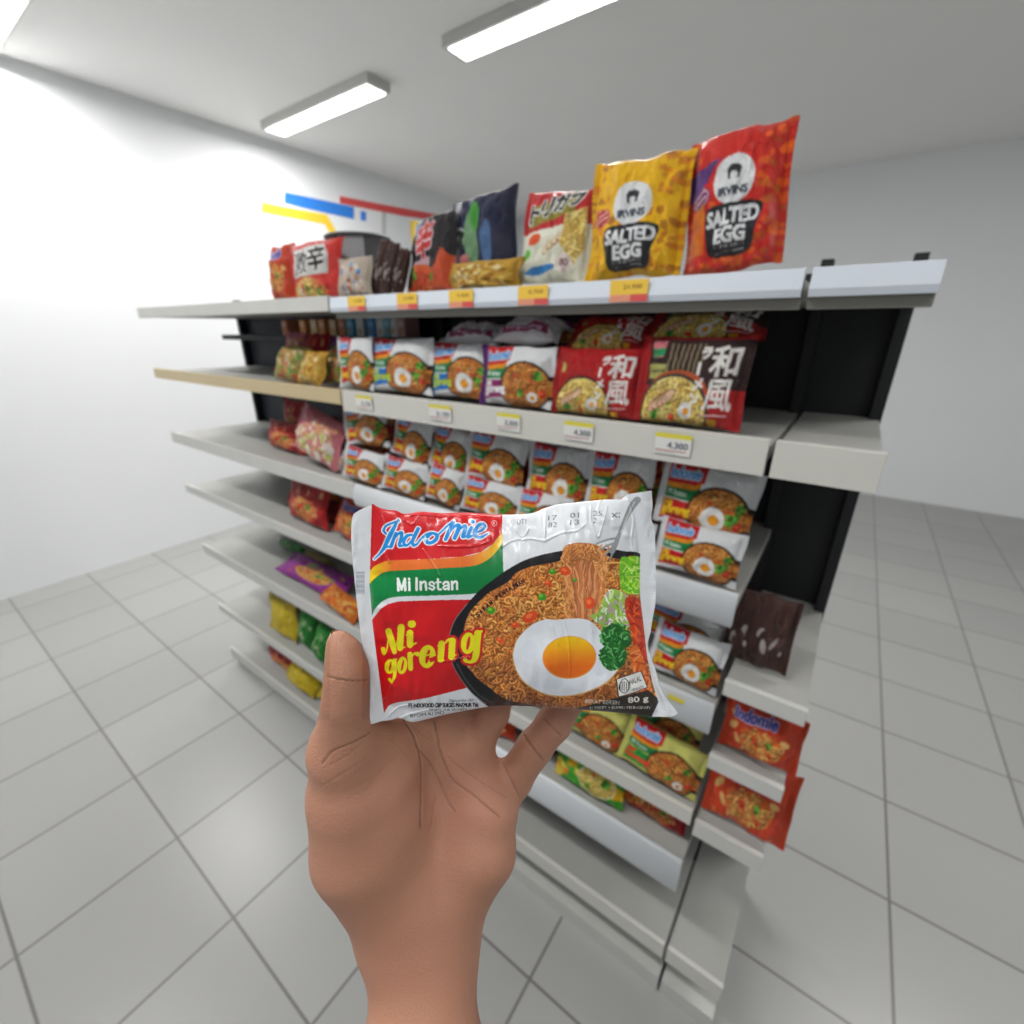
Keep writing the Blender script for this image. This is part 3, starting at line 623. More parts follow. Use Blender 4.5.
# ------------------------------------------------------------------ printed designs for the shelf packets (150 x 105 canvas)
def base(c=(235, 236, 238)): return Cv(0, 0, 150, 105, 3, c)
def bowl(c, cx, cy, rx, ry, rim, tones, n=110, eggs=(), greens=(), reds=(), meats=(), soup=(190, 110, 40), pale=None):
    if rim: c.poly(ell(cx, cy, rx*1.07, ry*1.09), rim)
    m = c.pmask(ell(cx, cy, rx, ry)); c.put(m, soup); c.noodles(m, n, 16, 3.2, tones, .4, tuple(np.array(soup)*.6))
    old = c.clip; c.clip = m if old is None else m & old
    for x, y, r in greens:
        for k in range(12): c.poly(ell(x+RS.uniform(-r, r)*.6, y+RS.uniform(-r, r)*.6, r*.45, r*.3, RS.uniform(0, 3)), [(70, 150, 40), (110, 190, 60), (40, 110, 30)][k % 3])
    for x, y, r in reds: c.poly(ell(x, y, r, r*.7, RS.uniform(0, 3)), (206, 48, 26)); c.poly(ell(x-1, y-1, r*.4, r*.3), (236, 100, 60))
    for x, y, r in meats:
        for k in range(4): c.poly(ell(x+k*r*.5, y-k*r*.25, r*.9, r*.45, -.7), (150, 84, 60)); c.poly(ell(x+k*r*.5, y-k*r*.25, r*.8, r*.36, -.7), (228, 190, 156))
    c.clip = old
    for x, y, r in eggs: c.poly(blob([(x+r*(1.1 if k % 2 else .95)*math.cos(k*.9), y+r*.9*math.sin(k*.9)) for k in range(7)]), (240, 240, 238)); c.poly(ell(x+r*.08, y+r*.1, r*.45, r*.4), (240, 160, 24))
def logo(c, x, y, w, h):
    c.text('Indomie', x, y, h, (60, 150, 225), w, .25, -.1, .7, (226, 236, 246), 1.5)
def mie(side, tail, stripe=True, bg=(236, 238, 240), seed=0, name='Mi goreng', edge=None, egg=True):
    c = base(bg)
    if edge: c.poly([(0, 0), (7, 0), (10, 105), (0, 105)], edge)
    a = 8 if edge else 3
    c.poly([(a, 1), (70, 1), (70, 26), (58, 32), (a, 36)], (208, 28, 34)); c.poly([(a, 36), (56, 32), (66, 26), (66, 34), (56, 40), (a, 44)], (240, 150, 30))
    c.poly([(a, 44), (56, 40), (66, 34), (66, 54), (52, 58), (a, 60)], (10, 134, 66)); c.text('Mi Instan', a+6, 55, 9, (226, 240, 230), 36, 0, -.05, .5)
    c.poly([(a, 62), (60, 60), (66, 90), (a, 97)], side)
    logo(c, a+4, 28, 54, 17)
    bowl(c, 103, 70, 49, 41, (28, 24, 22), NOOD, 130, [(98, 76, 21)] if egg else [(122, 88, 10)], [(128, 72, 12), (138, 52, 9)] if egg else [(130, 50, 10), (100, 80, 8)], [(140, 80, 8), (88, 52, 5), (120, 60, 4)])
    if stripe: c.text(name.split()[0], a+3, 76, 12, tail, 16, .15, -.08, 1.0); c.text(name.split()[1], a+3, 91, 14, tail, 52, .1, -.1, 1.3)
    return c
def d_goreng(): return mie((206, 20, 26), (240, 200, 30))
def d_blue(): return mie((20, 116, 200), (190, 215, 60), edge=(24, 128, 214), name='Mi goreng')
def d_purple(): return mie((150, 30, 110), (240, 240, 240), edge=(86, 30, 110), egg=False, name='Mi goreng')
def d_yellow(): return mie((30, 150, 60), (240, 60, 30), bg=(216, 214, 116), egg=False, name='Ayam bawang')
def d_green():
    c = base((70, 170, 50))
    for i in range(26): c.poly(ell(RS.uniform(0, 150), RS.uniform(0, 105), 14, 7, RS.uniform(0, 3)), [(240, 190, 30), (50, 150, 40), (245, 214, 70), (236, 150, 30)][i % 4])
    c.poly([(10, 8), (70, 8), (64, 36), (10, 40)], (208, 28, 34)); logo(c, 14, 30, 46, 16); bowl(c, 98, 66, 42, 32, (220, 220, 180), [(236, 206, 110), (226, 190, 90)], 100, [], [(120, 60, 12), (80, 80, 9)], [(90, 50, 5)], soup=(220, 180, 80)); return c
def wafu(top, dark):
    c = base((178, 22, 26)); 
    if dark:
        c.poly([(8, 4), (150, 4), (150, 60), (8, 60)], (52, 30, 32)); 
        for k in range(7): c.line([(46+k*8, 10), (42+k*8, 50)], 3.4, (132, 120, 92))
        c.poly([(12, 6), (36, 6), (32, 26), (14, 26)], (214, 120, 130)); c.poly([(13, 16), (35, 14), (33, 24), (15, 26)], (40, 150, 90)); c.poly([(12, 34), (42, 34), (42, 50), (12, 52)], (190, 190, 110)); c.line([(16, 43), (38, 42)], 2, (100, 100, 60))
        c.poly(ell(62, 66, 46, 26), (196, 90, 46))
    else:
        for k in range(8): c.line([(34+k*8, 12), (32+k*8, 40)], 1.2, (196, 52, 44))
        c.poly([(10, 24), (18, 24), (18, 40), (10, 40)], (206, 190, 100))
    bowl(c, 58, 92, 52, 44, (60, 56, 56) if dark else (58, 22, 22), [(240, 214, 130), (228, 190, 90), (236, 200, 110)], 110, [(80, 88, 11)], [(30, 95, 9), (52, 78, 6)], [(58, 98, 6), (40, 74, 5)], [(28, 84, 15)], soup=(222, 170, 70))
    w = (240, 236, 232)
    c.text('和', 106, 46, 34, w, 36, .12, -.05, 1.3); c.text('風', 104, 86, 36, w, 38, .1, -.05, .75)
    for k, ch in enumerate('ラーメン'): c.text(ch if ch != 'ー' else 'l', 92-k*2.5, 26+k*18, 12 if ch != 'ー' else 13, w, 13 if ch != 'ー' else 3, .1, -.1, 1.2)
    c.line([(104, 92), (138, 90)], 2, (230, 190, 190)); c.poly([(112, 96), (126, 96), (124, 105), (114, 105)], (220, 160, 30))
    return c
def d_wafu(): return wafu(0, 0)
def d_wafud(): return wafu(0, 1)
def salted(yel, org, badge, H=154):
    c = Cv(0, 0, 105, H, 3, yel)
    m = c.pmask([(0, 60), (105, 40), (105, H), (0, H)]); 
    for i in range(160):
        x, y = RS.uniform(-4, 109), RS.uniform(0, H)
        if abs(x-52) < 30 and y < 70: continue
        c.poly(ell(x, y, RS.uniform(2, 7), RS.uniform(2, 5), RS.uniform(0, 3)), np.array(org)*RS.uniform(.8, 1.2), .7)
    c.poly([(14, 150), (26, 96), (34, 150)], yel); c.poly(ell(14, 74, 13, 13), badge); c.line(ell(14, 74, 11, 11), 1, (240, 200, 180)); c.line([(6, 75), (20, 67)], 2, (240, 210, 200)); c.line([(8, 81), (22, 74)], 2, (240, 210, 200))
    c.poly(ell(54, 62, 23, 28), (232, 234, 236)); c.poly(ell(54, 50, 7, 5), (40, 44, 50)); c.poly([(46, 50), (62, 50), (60, 62), (48, 62)], (40, 44, 50)); c.poly(ell(54, 58, 4, 5), (232, 234, 236))
    c.text('IRVINS', 38, 79, 9, (70, 78, 92), 32, 0, 0, .7)
    c.poly(blob([(22, 100), (26, 90), (44, 88), (62, 88), (82, 90), (88, 98), (82, 118), (76, 144), (54, 147), (30, 144), (24, 122)]), (28, 30, 36))
    c.text('SALTED', 25, 112, 17, (240, 242, 244), 58, .05, -.02, 1.1); c.text('EGG', 36, 132, 17, (240, 242, 244), 34, 0, 0, 1.2); c.text('FLAVORED', 36, 138, 4, (220, 220, 220), 34); c.line([(38, 142.5), (70, 142)], 1.4, (150, 150, 150))
    return c
def d_egg(): return salted((244, 188, 20), (206, 120, 30), (190, 44, 40))
def d_eggr():
    c = salted((214, 44, 34), (226, 110, 30), (120, 60, 130), 163); c.poly([(0, 70), (20, 60), (30, 44), (40, 36), (0, 40)], (96, 60, 130)); c.poly([(4, 90), (20, 80), (22, 140), (0, 140)], (232, 140, 40), .7); return c
def d_tori():
    c = Cv(0, 0, 105, 110, 3, (234, 234, 214)); c.poly([(0, 0), (105, 0), (105, 40), (0, 52)], (196, 40, 44)); c.poly([(10, 22), (84, 10), (84, 30), (8, 46)], (150, 140, 50))
    for k, ch in enumerate('トリガラ'): c.text(ch, 10+k*21, 40-k*6, 19, (34, 38, 42), 18, .3, -.2, 1.0, (232, 232, 226), 1.8)
    c.poly(ell(24, 60, 12, 7, -.3), (224, 84, 40)); c.poly(ell(12, 78, 9, 7), (100, 190, 60))
    for k in range(4): c.poly(ell(48+k*8, 72-k*5, 9, 5, -.7), (150, 100, 60)); c.poly(ell(48+k*8, 71-k*5, 8, 4, -.7), (236, 216, 180))
    m = c.pmask([(74, 30), (100, 22), (104, 70), (92, 90), (70, 66)]); c.put(m, (226, 196, 110)); c.noodles(m, 50, 16, 2.6, [(240, 214, 130), (220, 184, 90)], .3, (190, 150, 70))
    c.poly(ell(78, 88, 12, 11), (228, 214, 208)); c.text('80', 72, 92, 9, (120, 80, 90), 12, 0, 0, .5); c.poly(blob([(8, 100), (30, 92), (60, 90), (62, 96), (30, 102)]), (50, 130, 196)); return c
def d_kara():
    c = base((206, 44, 36)); c.poly([(10, 14), (120, 8), (134, 30), (126, 62), (12, 66)], (190, 190, 186)); c.text('激', 14, 62, 44, (26, 24, 26), 52, .15, -.06, .8, (238, 236, 232), 2.2); c.text('辛', 70, 57, 44, (26, 24, 26), 50, .15, -.06, 1.6, (238, 236, 232), 2.2)
    bowl(c, 60, 92, 56, 26, None, [(232, 200, 90), (214, 120, 50)], 70, [(30, 92, 8)], [(60, 86, 8), (90, 94, 7)], [(44, 82, 7), (100, 84, 8)], soup=(206, 120, 60)); return c
def d_karab():
    c = base((34, 30, 34)); c.poly([(0, 0), (40, 0), (12, 40), (0, 44)], (226, 190, 60)); c.poly([(20, 4), (50, 2), (30, 30)], (110, 150, 200))
    c.text('辛', 40, 66, 52, (196, 50, 46), 62, .1, -.1, 2.4, (226, 196, 204), 2.6); c.poly([(30, 70), (90, 60), (92, 72), (34, 84)], (190, 160, 168)); 
    bowl(c, 60, 98, 60, 28, None, [(226, 110, 40), (206, 80, 30)], 90, [], [(34, 84, 12), (100, 90, 8)], [(70, 88, 10), (50, 96, 9), (20, 100, 7)], soup=(196, 70, 34)); c.poly([(92, 104), (128, 50), (150, 60), (150, 105)], (206, 80, 40)); return c
def d_navy():
    c = base((26, 32, 66)); 
    c.poly(blob([(40, 60), (50, 30), (66, 20), (76, 40), (84, 70), (76, 92), (56, 90)]), (110, 150, 110)); c.poly(blob([(56, 26), (70, 12), (84, 26), (80, 50), (66, 44)]), (64, 150, 50))
    c.poly(blob([(4, 50), (30, 38), (40, 56), (30, 80), (8, 76)]), (14, 14, 18)); c.line(spline([(6, 44), (24, 40), (42, 46)]), 3, (190, 196, 200)); c.poly(blob([(90, 60), (104, 40), (116, 60), (110, 96), (96, 92)]), (70, 104, 150)); c.poly(blob([(30, 84), (46, 76), (56, 90), (40, 104)]), (190, 110, 110))
    c.poly([(120, 0), (150, 0), (150, 105), (128, 105)], (20, 24, 54)); return c
def mix(bg, cols, n=60, seed=1, bw=True, txt=None):
    def f():
        c = base(bg)
        for i in range(n): c.poly(ell(RS.uniform(10, 140), RS.uniform(20, 105), RS.uniform(4, 12), RS.uniform(3, 8), RS.uniform(0, 3)), np.array(cols[i % len(cols)]))
        if bw: bowl(c, 80, 66, 46, 28, None, [(226, 170, 90), (206, 120, 60)], 60, [], [(96, 60, 9)], [(66, 62, 8), (100, 80, 6)], soup=tuple(cols[0]))
        if txt: c.text(txt, 12, 34, 20, (70, 80, 170), 90, .2, -.08, 1.2, (206, 190, 220), 1.8)
        return c
    return f
def d_white():
    c = base((226, 224, 228)); c.poly([(0, 0), (150, 0), (150, 16), (0, 20)], (120, 40, 110)); c.poly([(14, 74), (134, 70), (136, 92), (16, 96)], (150, 50, 100)); c.text('Mi goreng', 30, 90, 13, (226, 190, 214), 90, .1, 0, .8); return c
DES = dict(goreng=d_goreng, blue=d_blue, purple=d_purple, yellow=d_yellow, green=d_green, wafu=d_wafu, wafud=d_wafud, egg=d_egg, eggr=d_eggr, tori=d_tori, kara=d_kara, karab=d_karab, navy=d_navy,
    tan=mix((190, 176, 160), [(214, 200, 186), (190, 130, 100), (222, 214, 204), (60, 130, 200), (150, 90, 70), (210, 190, 170)], 40, bw=False),
    gold=mix((206, 160, 60), [(226, 190, 90), (180, 120, 40), (236, 220, 160)], 90, bw=False),
    pink=mix((206, 120, 130), [(226, 200, 170), (214, 150, 110), (190, 196, 110), (236, 224, 214)], 90, bw=False),
    redmix=mix((176, 26, 30), [(206, 90, 50), (226, 160, 110), (150, 20, 26)], 50),
    darkred=mix((120, 20, 28), [(150, 30, 36), (90, 16, 22)], 20, bw=False),
    olive=mix((150, 140, 70), [(190, 150, 80), (206, 60, 50), (110, 150, 60), (214, 190, 150)], 90, bw=False),
    orange=mix((226, 120, 40), [(240, 170, 70), (206, 70, 30), (236, 200, 110)], 60, bw=False),
    violet=mix((150, 40, 150), [(206, 160, 60), (110, 160, 60), (206, 80, 60)], 8, bw=True),
    leaf=mix((40, 140, 50), [(60, 180, 60), (20, 90, 40), (190, 200, 160)], 30, bw=False),
    lemon=mix((206, 180, 30), [(220, 196, 50), (190, 160, 20)], 20, bw=False),
    snack=mix((206, 66, 34), [(226, 110, 40), (226, 180, 110), (206, 60, 40)], 40, txt='Indomie'),
    brown=mix((74, 48, 42), [(96, 66, 56), (190, 180, 176), (60, 40, 36)], 26, bw=False),
    whitep=d_white)
PM = {}
def pack_mesh(key, var=0):
    if (key, var) in PM: return PM[key, var]
    if ('cv', key) not in PM:
        RS.seed(abs(sum(map(ord, key)))*7+1); PM['cv', key] = DES[key]()
    c = PM['cv', key]; nu, nv = 132, 100
    s, v = np.meshgrid(np.linspace(0, 1, nu), np.linspace(0, 1, nv), indexing='ij'); s, v = s.ravel(), v.ravel()
    sd = sum(map(ord, key))+var*17
    prof = (1-np.abs(2*s-1)**3)**.75*(1-np.abs(2*v-1)**3)**.6
    wob = .02*vnoise(s*0+.3, v, 5, sd)*(s > .5)-.02*vnoise(s*0+.7, v, 5, sd+1)*(s <= .5)
    x = (s-.5)*(1-.03*np.sin(PI*v))+wob*np.abs(2*s-1)**3; z = v*(1-.0*s)+(.045*vnoise(s, v*0, 5, sd+2)*(v-.5)*2-.02*np.sin(PI*s)*(v-.5)*0)*np.abs(2*v-1)
    z = .5+(z-.5)*(1+.05*np.abs(2*s-1)**6)
    wr = .16*vnoise(s*6, v*3, 1, sd+4)+.13*vnoise(s*3, v*9, 1, sd+5)+.09*vnoise(s*18, v*10, 1, sd+6)+.10*np.abs(vnoise(s*9+v*4, v*5-s*3, 1, sd+7))
    fr = .5*prof+wr*np.minimum(1, 2.5*prof)
    col = c.sample(c.x0+s*c.W/c.ss, c.y0+(1-v)*c.H/c.ss)
    Vf = np.stack([x, -fr, z], 1); Vb = np.stack([x, .45*prof, z], 1)
    V = np.r_[Vf, Vb]; Fc = np.r_[gridfaces(nu, nv)[:, ::-1], gridfaces(nu, nv, len(Vf))]
    bc = np.tile(srgb((190, 190, 192)), (len(Vb), 1)) if key in ('goreng', 'tori') else col*.9
    me = mesh(None, V, Fc, M['wrap'], np.r_[col, bc]) if False else None
    o = mesh('noodle_packet', V, Fc, M['wrap'], np.r_[col, bc]); me = o.data; bpy.data.objects.remove(o)
    seals = []
    for sg in (-1, 1):
        n2, m2 = 8, 60
        a, b = np.meshgrid(np.linspace(0, 1, n2), np.linspace(0, 1, m2), indexing='ij'); a, b = a.ravel(), b.ravel()
        ss = np.zeros_like(b) if sg < 0 else np.ones_like(b)
        w0 = .02*vnoise(ss*0+.3, b, 5, sd) if sg > 0 else -.02*vnoise(ss*0+.7, b, 5, sd+1)
        X = sg*(.5*(1-.03*np.sin(PI*b))+.062*a)+w0; Z = .5+(b-.5)*1.05+.01*np.sin(b*40)*a*0
        Z = Z+(.045*vnoise(ss, b*0, 5, sd+2)*(b-.5)*2)*np.abs(2*b-1)
        Yv = .10*np.sin(b*7+sd)*a+.03*np.sin(b*150)*a
        P = np.stack([X, Yv, Z], 1); P2 = P+[0, .04, 0]
        edge = c.sample(np.full_like(b, c.x0+(.5 if sg < 0 else c.W/c.ss-.5)), c.y0+(1-b)*c.H/c.ss)*.93
        f1 = gridfaces(n2, m2)[:, ::-1] if sg > 0 else gridfaces(n2, m2); f2 = gridfaces(n2, m2, len(P)) if sg > 0 else gridfaces(n2, m2, len(P))[:, ::-1]
        q = mesh('end_seal', np.r_[P, P2], np.r_[f1, f2], M['wrap'], np.r_[edge, edge]); seals.append(q.data); bpy.data.objects.remove(q)
    PM[key, var] = (me, seals); return PM[key, var]
GROUPS = {}
def solve(fn, target, lo, hi):
    a, b = fn(lo), fn(hi)
    for _ in range(50):
        mid = (lo+hi)/2
        if (fn(mid) < target) == (a < b): lo = mid
        else: hi = mid
    return (lo+hi)/2
LOG = []
from mathutils.bvhtree import BVHTree
PROX = {}; DONE = []
def proxy(me):
    if me.name not in PROX:
        nu, nv = 132, 100; co = np.empty(len(me.vertices)*3, np.float32); me.vertices.foreach_get('co', co); co = co.reshape(2, nu, nv, 3)
        a = np.r_[np.arange(0, nu-1, 6), nu-1]; b = np.r_[np.arange(0, nv-1, 6), nv-1]; c = co[:, a][:, :, b].copy()
        c[:, 0, :, 0] -= .062; c[:, -1, :, 0] += .062; c[:, 0, :, 2] = .5+(c[:, 0, :, 2]-.5)*1.09; c[:, -1, :, 2] = .5+(c[:, -1, :, 2]-.5)*1.09
        PROX[me.name] = (c.reshape(-1, 3), np.r_[gridfaces(len(a), len(b)), gridfaces(len(a), len(b), len(a)*len(b))].tolist())
    return PROX[me.name]
def settle(o, me, zmin=None, mp=5):
    V, Fc = proxy(me)
    if zmin is not None:
        Mx = np.array(Matrix.LocRotScale(o.location, o.rotation_euler, o.scale)); o.location.z += zmin-(V @ Mx[2, :3]+Mx[2, 3]).min()+.0008
    for k in range(mp+2):
        Mx = np.array(Matrix.LocRotScale(o.location, o.rotation_euler, o.scale)); P = V @ Mx[:3, :3].T+Mx[:3, 3]
        lo, hi = P.min(0), P.max(0); push = max(0, Y0+.0125-lo[1]); lift = 0
        if push > 0 and k == 0: o.location.y += push; continue
        t = BVHTree.FromPolygons(P.tolist(), Fc); hit = any((lo < h2).all() and (hi > l2).all() and t.overlap(t2) for l2, h2, t2 in DONE)
        if not hit or k == mp+1: break
        o.location.y += .007
    DONE.append((lo, hi, t))
def pack(key, xl, xr, yt, zb, label, dy=.03, lean=8, roll=0, yaw=0, t=.032, var=0, group=None, hmax=.17, name='noodle_packet', cat='noodle packet', hh=None, mp=5):
    y = Y0+dy+t*.5
    zm = zb+.04
    for _ in range(4):
        XL = solve(lambda x: project((x, y, zm))[0], xl, -4, .5); XR = solve(lambda x: project((x, y, zm))[0], xr, -4, .5); xm = (XL+XR)/2
        zt = solve(lambda z: -project((xm, y, z))[1], -yt, 0, 2.6)
        h = min(max(zt-zb, .03), hmax) if hh is None else hh
        zm = zb+h*.5
    w = XR-XL; LOG.append((key, round(w, 3), round(h, 3), round(zt-zb, 3)))
    me, seals = pack_mesh(key, var)
    o = bpy.data.objects.new(name, me); link(o); o.location = (xm, y, zb+.001)
    h2 = h/math.cos(math.radians(lean)); wb = w/1.1
    o.scale = (wb, t, h2/1.02); o.rotation_euler = Euler((math.radians(-lean), math.radians(roll), math.radians(yaw)), 'XYZ')
    for q in seals:
        e = link(bpy.data.objects.new('end_seal', q), o)
    tag(o, label, cat, group); settle(o, me, zb+.0012, mp)
    return o

# ------------------------------------------------------------------ gondola
Z = [1.672, 1.451, 1.190, .955, .672]
XB, XR_, XLm, XRm = -1.09, -.075, -2.35, .06
DEPTH = .40
def art_panel(name, c, w, h, parent, th=.0006, nu=60, nv=36, m=None):
    s, v = np.meshgrid(np.linspace(0, 1, nu), np.linspace(0, 1, nv), indexing='ij'); s, v = s.ravel(), v.ravel()
    col = c.sample(c.x0+s*c.W/c.ss, c.y0+(1-v)*c.H/c.ss)
    V = np.stack([(s-.5)*w, s*0, (v-.5)*h], 1); V2 = V+[0, th, 0]
    return mesh(name, np.r_[V, V2], np.r_[gridfaces(nu, nv)[:, ::-1], gridfaces(nu, nv, len(V))], m or M['paper'], np.r_[col, col], False, parent)
def lab_yellow(price):
    c = Cv(0, 0, 50, 40, 3, (238, 196, 70)); c.poly([(0, 27), (50, 27), (50, 40), (0, 40)], (226, 150, 120)); c.poly([(28, 27), (50, 27), (50, 40), (28, 40)], (214, 84, 80)); c.text(price, 18, 17, 8, (160, 120, 40), 24, 0, 0, .3); return c
def lab_white(price):
    c = Cv(0, 0, 50, 32, 3, (222, 222, 218)); c.poly([(0, 0), (50, 0), (50, 7), (0, 7)], (220, 208, 60)); c.text(price, 18, 22, 9, (70, 76, 90), 28, 0, 0, .5); c.line([(2, 26), (44, 26)], 1.6, (170, 90, 90)); c.line([(2, 29), (30, 29)], .8, (120, 110, 110)); return c
def shelf(root, x0, x1, z, kind='plain', front=Y0, railh=.045):
    b = MB(); g = .004
    b.box(x0+g, x1-g, front+.003, front+DEPTH, z-.034, z-.012)
    s = b.build('shelf', M['steel_in'], root, .001)
    r = MB(); f = front
    if kind == 'blue':
        r.prism([(f-.004, z-.024), (f+.001, z), (f+.010, z+.001), (f+.010, z-.033), (f-.001, z-.034), (f-.004, z-.025)], x0+g, x1-g)
        r.build('price_rail', M['railblue'], s, .0006); q = MB(); q.box(x0+g, x1-g, f+.012, f+.030, z-.048, z-.0341); q.build('shelf_edge', M['edge'], s, .001)
    elif kind in ('plain', 'beige', 'gray'):
        r.prism([(f-.003, z-railh), (f-.001, z), (f+.009, z+.001), (f+.009, z-railh-.001)], x0+g, x1-g)
        r.build('price_rail', {'plain': M['rail'], 'beige': M['railbeige'], 'gray': M['steel']}[kind], s, .0008)
    elif kind == 'card':                       # bulging white paper sleeve over the rail
        P = [(f+.009, z+.001)]+[(f+.002-.011*math.sin(PI*k/10)**.8-(.004 if k > 5 else .0)*(k-5)/5, z+.002-(railh+.004)*k/10) for k in range(11)]+[(f+.009, z-railh)]
        r.prism(P, x0+g, x1-g); r.build('price_rail', M['card'], s, 0, True)
    return s
def bay(x0, x1, label, spec, back, uprights):
    root = empty('gondola_shelving', ((x0+x1)/2, Y0+DEPTH*.6, FLOOR)); tag(root, label, 'shelving')
    inv = Vector(root.location)
    grp = []
    bk = MB(); bk.box(x0, x1, Y0+DEPTH+.001, Y0+DEPTH+.02, FLOOR+.0, 1.78 if False else 1.70); grp.append(bk.build('back_panel', back, root))
    for ux in uprights:
        u = MB(); u.box(ux, ux+.020, Y0+DEPTH-.03, Y0+DEPTH, FLOOR, 1.72); grp.append(u.build('upright', M['dark'], root, .001))
    bs = MB(); bs.box(x0+.004, x1-.004, Y0+.02, Y0+DEPTH, FLOOR, .02); grp.append(bs.build('base', M['steel'], root))
    for z, k, rh in spec: grp.append(shelf(root, x0, x1, z, k, Y0, rh))
    for o in grp: o.location = -inv
    return root, grp
RB, gR = bay(XB, XR_, 'middle shelving bay with white rails, stacked with fried noodle packets behind the held packet',
    [(Z[0], 'blue', .04), (Z[1], 'plain', .054), (Z[2], 'card', .060), (Z[3], 'card', .066), (Z[4], 'plain', .036), (.512, 'card', .10), (.20, 'plain', .05)], M['dark'], (XB+.001, XR_-.021))
LB, gL = bay(XLm, XB, 'far left shelving bay with a beige rail, reaching down to the tiled floor',
    [(1.676, 'gray', .035), (Z[1], 'beige', .038), (Z[2], 'gray', .045), (.952, 'gray', .035), (.655, 'gray', .045), (.324, 'gray', .035), (.060, 'gray', .060)], M['bluedark'], (XLm,))
RR, gN = bay(XR_, XRm, 'narrow shelving bay at the right end beyond the dark gap',
    [(Z[0], 'blue', .04), (Z[1], 'plain', .054), (1.02, 'gray', .03), (.84, 'gray', .03), (.655, 'gray', .04), (.20, 'plain', .05)], M['dark'], (XRm-.021,))
def price(px0, px1, py, z, c, h, shelfobj, lab):
    y = Y0-.005; XL = solve(lambda x: project((x, y, z))[0], px0, -4, .5); XR = solve(lambda x: project((x, y, z))[0], px1, -4, .5)
    o = art_panel('price_label', c, XR-XL, h, shelfobj); o.location = ((XL+XR)/2, y-.0004, z)
    return o
s1 = [o for o in gR if o.name.startswith('shelf')]
for a, b, p in ((348, 365, '4.500'), (397, 417, '12.900'), (449, 473, '9.900'), (518, 548, '8.700'), (610, 648, '24.900')):
    price(a, b, 0, Z[0]-.017, lab_yellow(p), .031, s1[0], '')
sN = [o for o in gN if o.name.startswith('shelf')]
for a, b, p in ((356, 372, '3.100'), (429, 451, '3.100'), (497, 520, '3.300'), (564, 593, '4.300'), (655, 691, '4.300')):
    price(a, b, 0, Z[1]-.024, lab_white(p), .034, s1[1], '')
def ylab(px0, px1, z, so, y=Y0-.012):
    XL = solve(lambda x: project((x, y, z))[0], px0, -4, .5); XR = solve(lambda x: project((x, y, z))[0], px1, -4, .5)
    o = art_panel('price_label', Cv(0, 0, 10, 5, 2, (222, 206, 60)), XR-XL, .010, so, nu=4, nv=4); o.location = ((XL+XR)/2, y, z)
ylab(668, 684, Z[3]-.010, s1[3])
# ------------------------------------------------------------------ stock
TOPG = 'packets on the top shelf'; G3 = 'red and white fried noodle packets on the third shelf'
z = Z[0]-.010
pack('snack', 270, 292, 250, 1.666, 'orange and red packet cut off at the left end of the top shelf', t=.05)
pack('kara', 291, 342, 244, 1.666, 'red packet with bold black brush characters on the top shelf, in front of the cup', t=.04, dy=.02, lean=4)
pack('tan', 333, 366, 261, 1.666, 'small tan packet with a blue spot, just right of the red brush-lettered packet', t=.03, dy=.0)
pack('brown', 364, 376, 243, z, 'dark brown slim packet, first of three leaning beside the small tan packet', t=.03, dy=.02, lean=10, roll=14, group='slim brown packets', hmax=.12, mp=1)
pack('brown', 378, 389, 246, z, 'dark brown slim packet, middle one of the three leaning together', t=.03, dy=.02, lean=10, roll=14, var=1, group='slim brown packets', hmax=.12, mp=1)
pack('brown', 391, 401, 252, z, 'dark brown slim packet touching the black packet with the big red character', t=.03, dy=.015, lean=10, roll=14, group='slim brown packets', hmax=.12, mp=1)
pack('karab', 402, 447, 220, z, 'black packet with one big red character outlined in pink on the top shelf', t=.045, dy=.02, lean=12, roll=-3)
pack('navy', 449, 513, 196, z+.022, 'big dark navy packet with a green figure, on the crinkled gold packet', t=.05, dy=.06, lean=10, roll=-5, hmax=.15)
pack('gold', 445, 516, 264, z, 'crinkled gold packet lying flat under the navy packet', t=.06, dy=.0, lean=4)
pack('tori', 512, 582, 196, z, 'cream chicken noodle packet with katakana brush lettering and a red top', t=.045, dy=.02, lean=8, roll=4, hmax=.146)
pack('egg', 588, 684, 0, z, 'yellow pouch with a black apron reading salted egg', t=.06, dy=.01, lean=5, hh=.165, cat='snack pouch', name='snack_pouch')
pack('eggr', 687, 790, 0, z, 'orange red pouch reading salted egg at the right end of the top shelf', t=.06, dy=.01, lean=5, hh=.175, cat='snack pouch', name='snack_pouch', roll=-5)
# second shelf
z = Z[1]-.010
pack('olive', 272, 300, 350, z, 'olive and purple foil packet at the left end of the second shelf', t=.06, dy=.03, lean=25)
pack('gold', 296, 318, 356, z, 'crumpled gold foil packet between two colourful foil packets on the second shelf', t=.05, dy=.0, lean=25, var=1)
pack('olive', 312, 338, 350, z, 'olive foil packet beside the first white noodle packet on the beige railed shelf', t=.06, dy=.03, lean=25, var=1)
pack('goreng', 338, 372, 341, z, 'white and red noodle packet, leftmost of its kind on the second shelf', t=.03, dy=.03, lean=5, var=1)
pack('blue', 366, 428, 344, z, 'blue edged noodle packet next to the leftmost white packet of the second shelf', t=.04, dy=.03, lean=8, group='blue edged noodle packets on the second shelf')
pack('blue', 422, 486, 349, z, 'blue edged noodle packet with a whole egg, left of the purple edged packet', t=.04, dy=.03, lean=8, group='blue edged noodle packets on the second shelf')
pack('purple', 480, 552, 352, z, 'purple edged noodle packet on the second shelf, left of the bright red ramen packet', t=.04, dy=.025, lean=8)
pack('wafu', 552, 640, 354, z, 'bright red ramen packet with large white kanji and a sliced pork bowl', t=.045, dy=.02, lean=8)
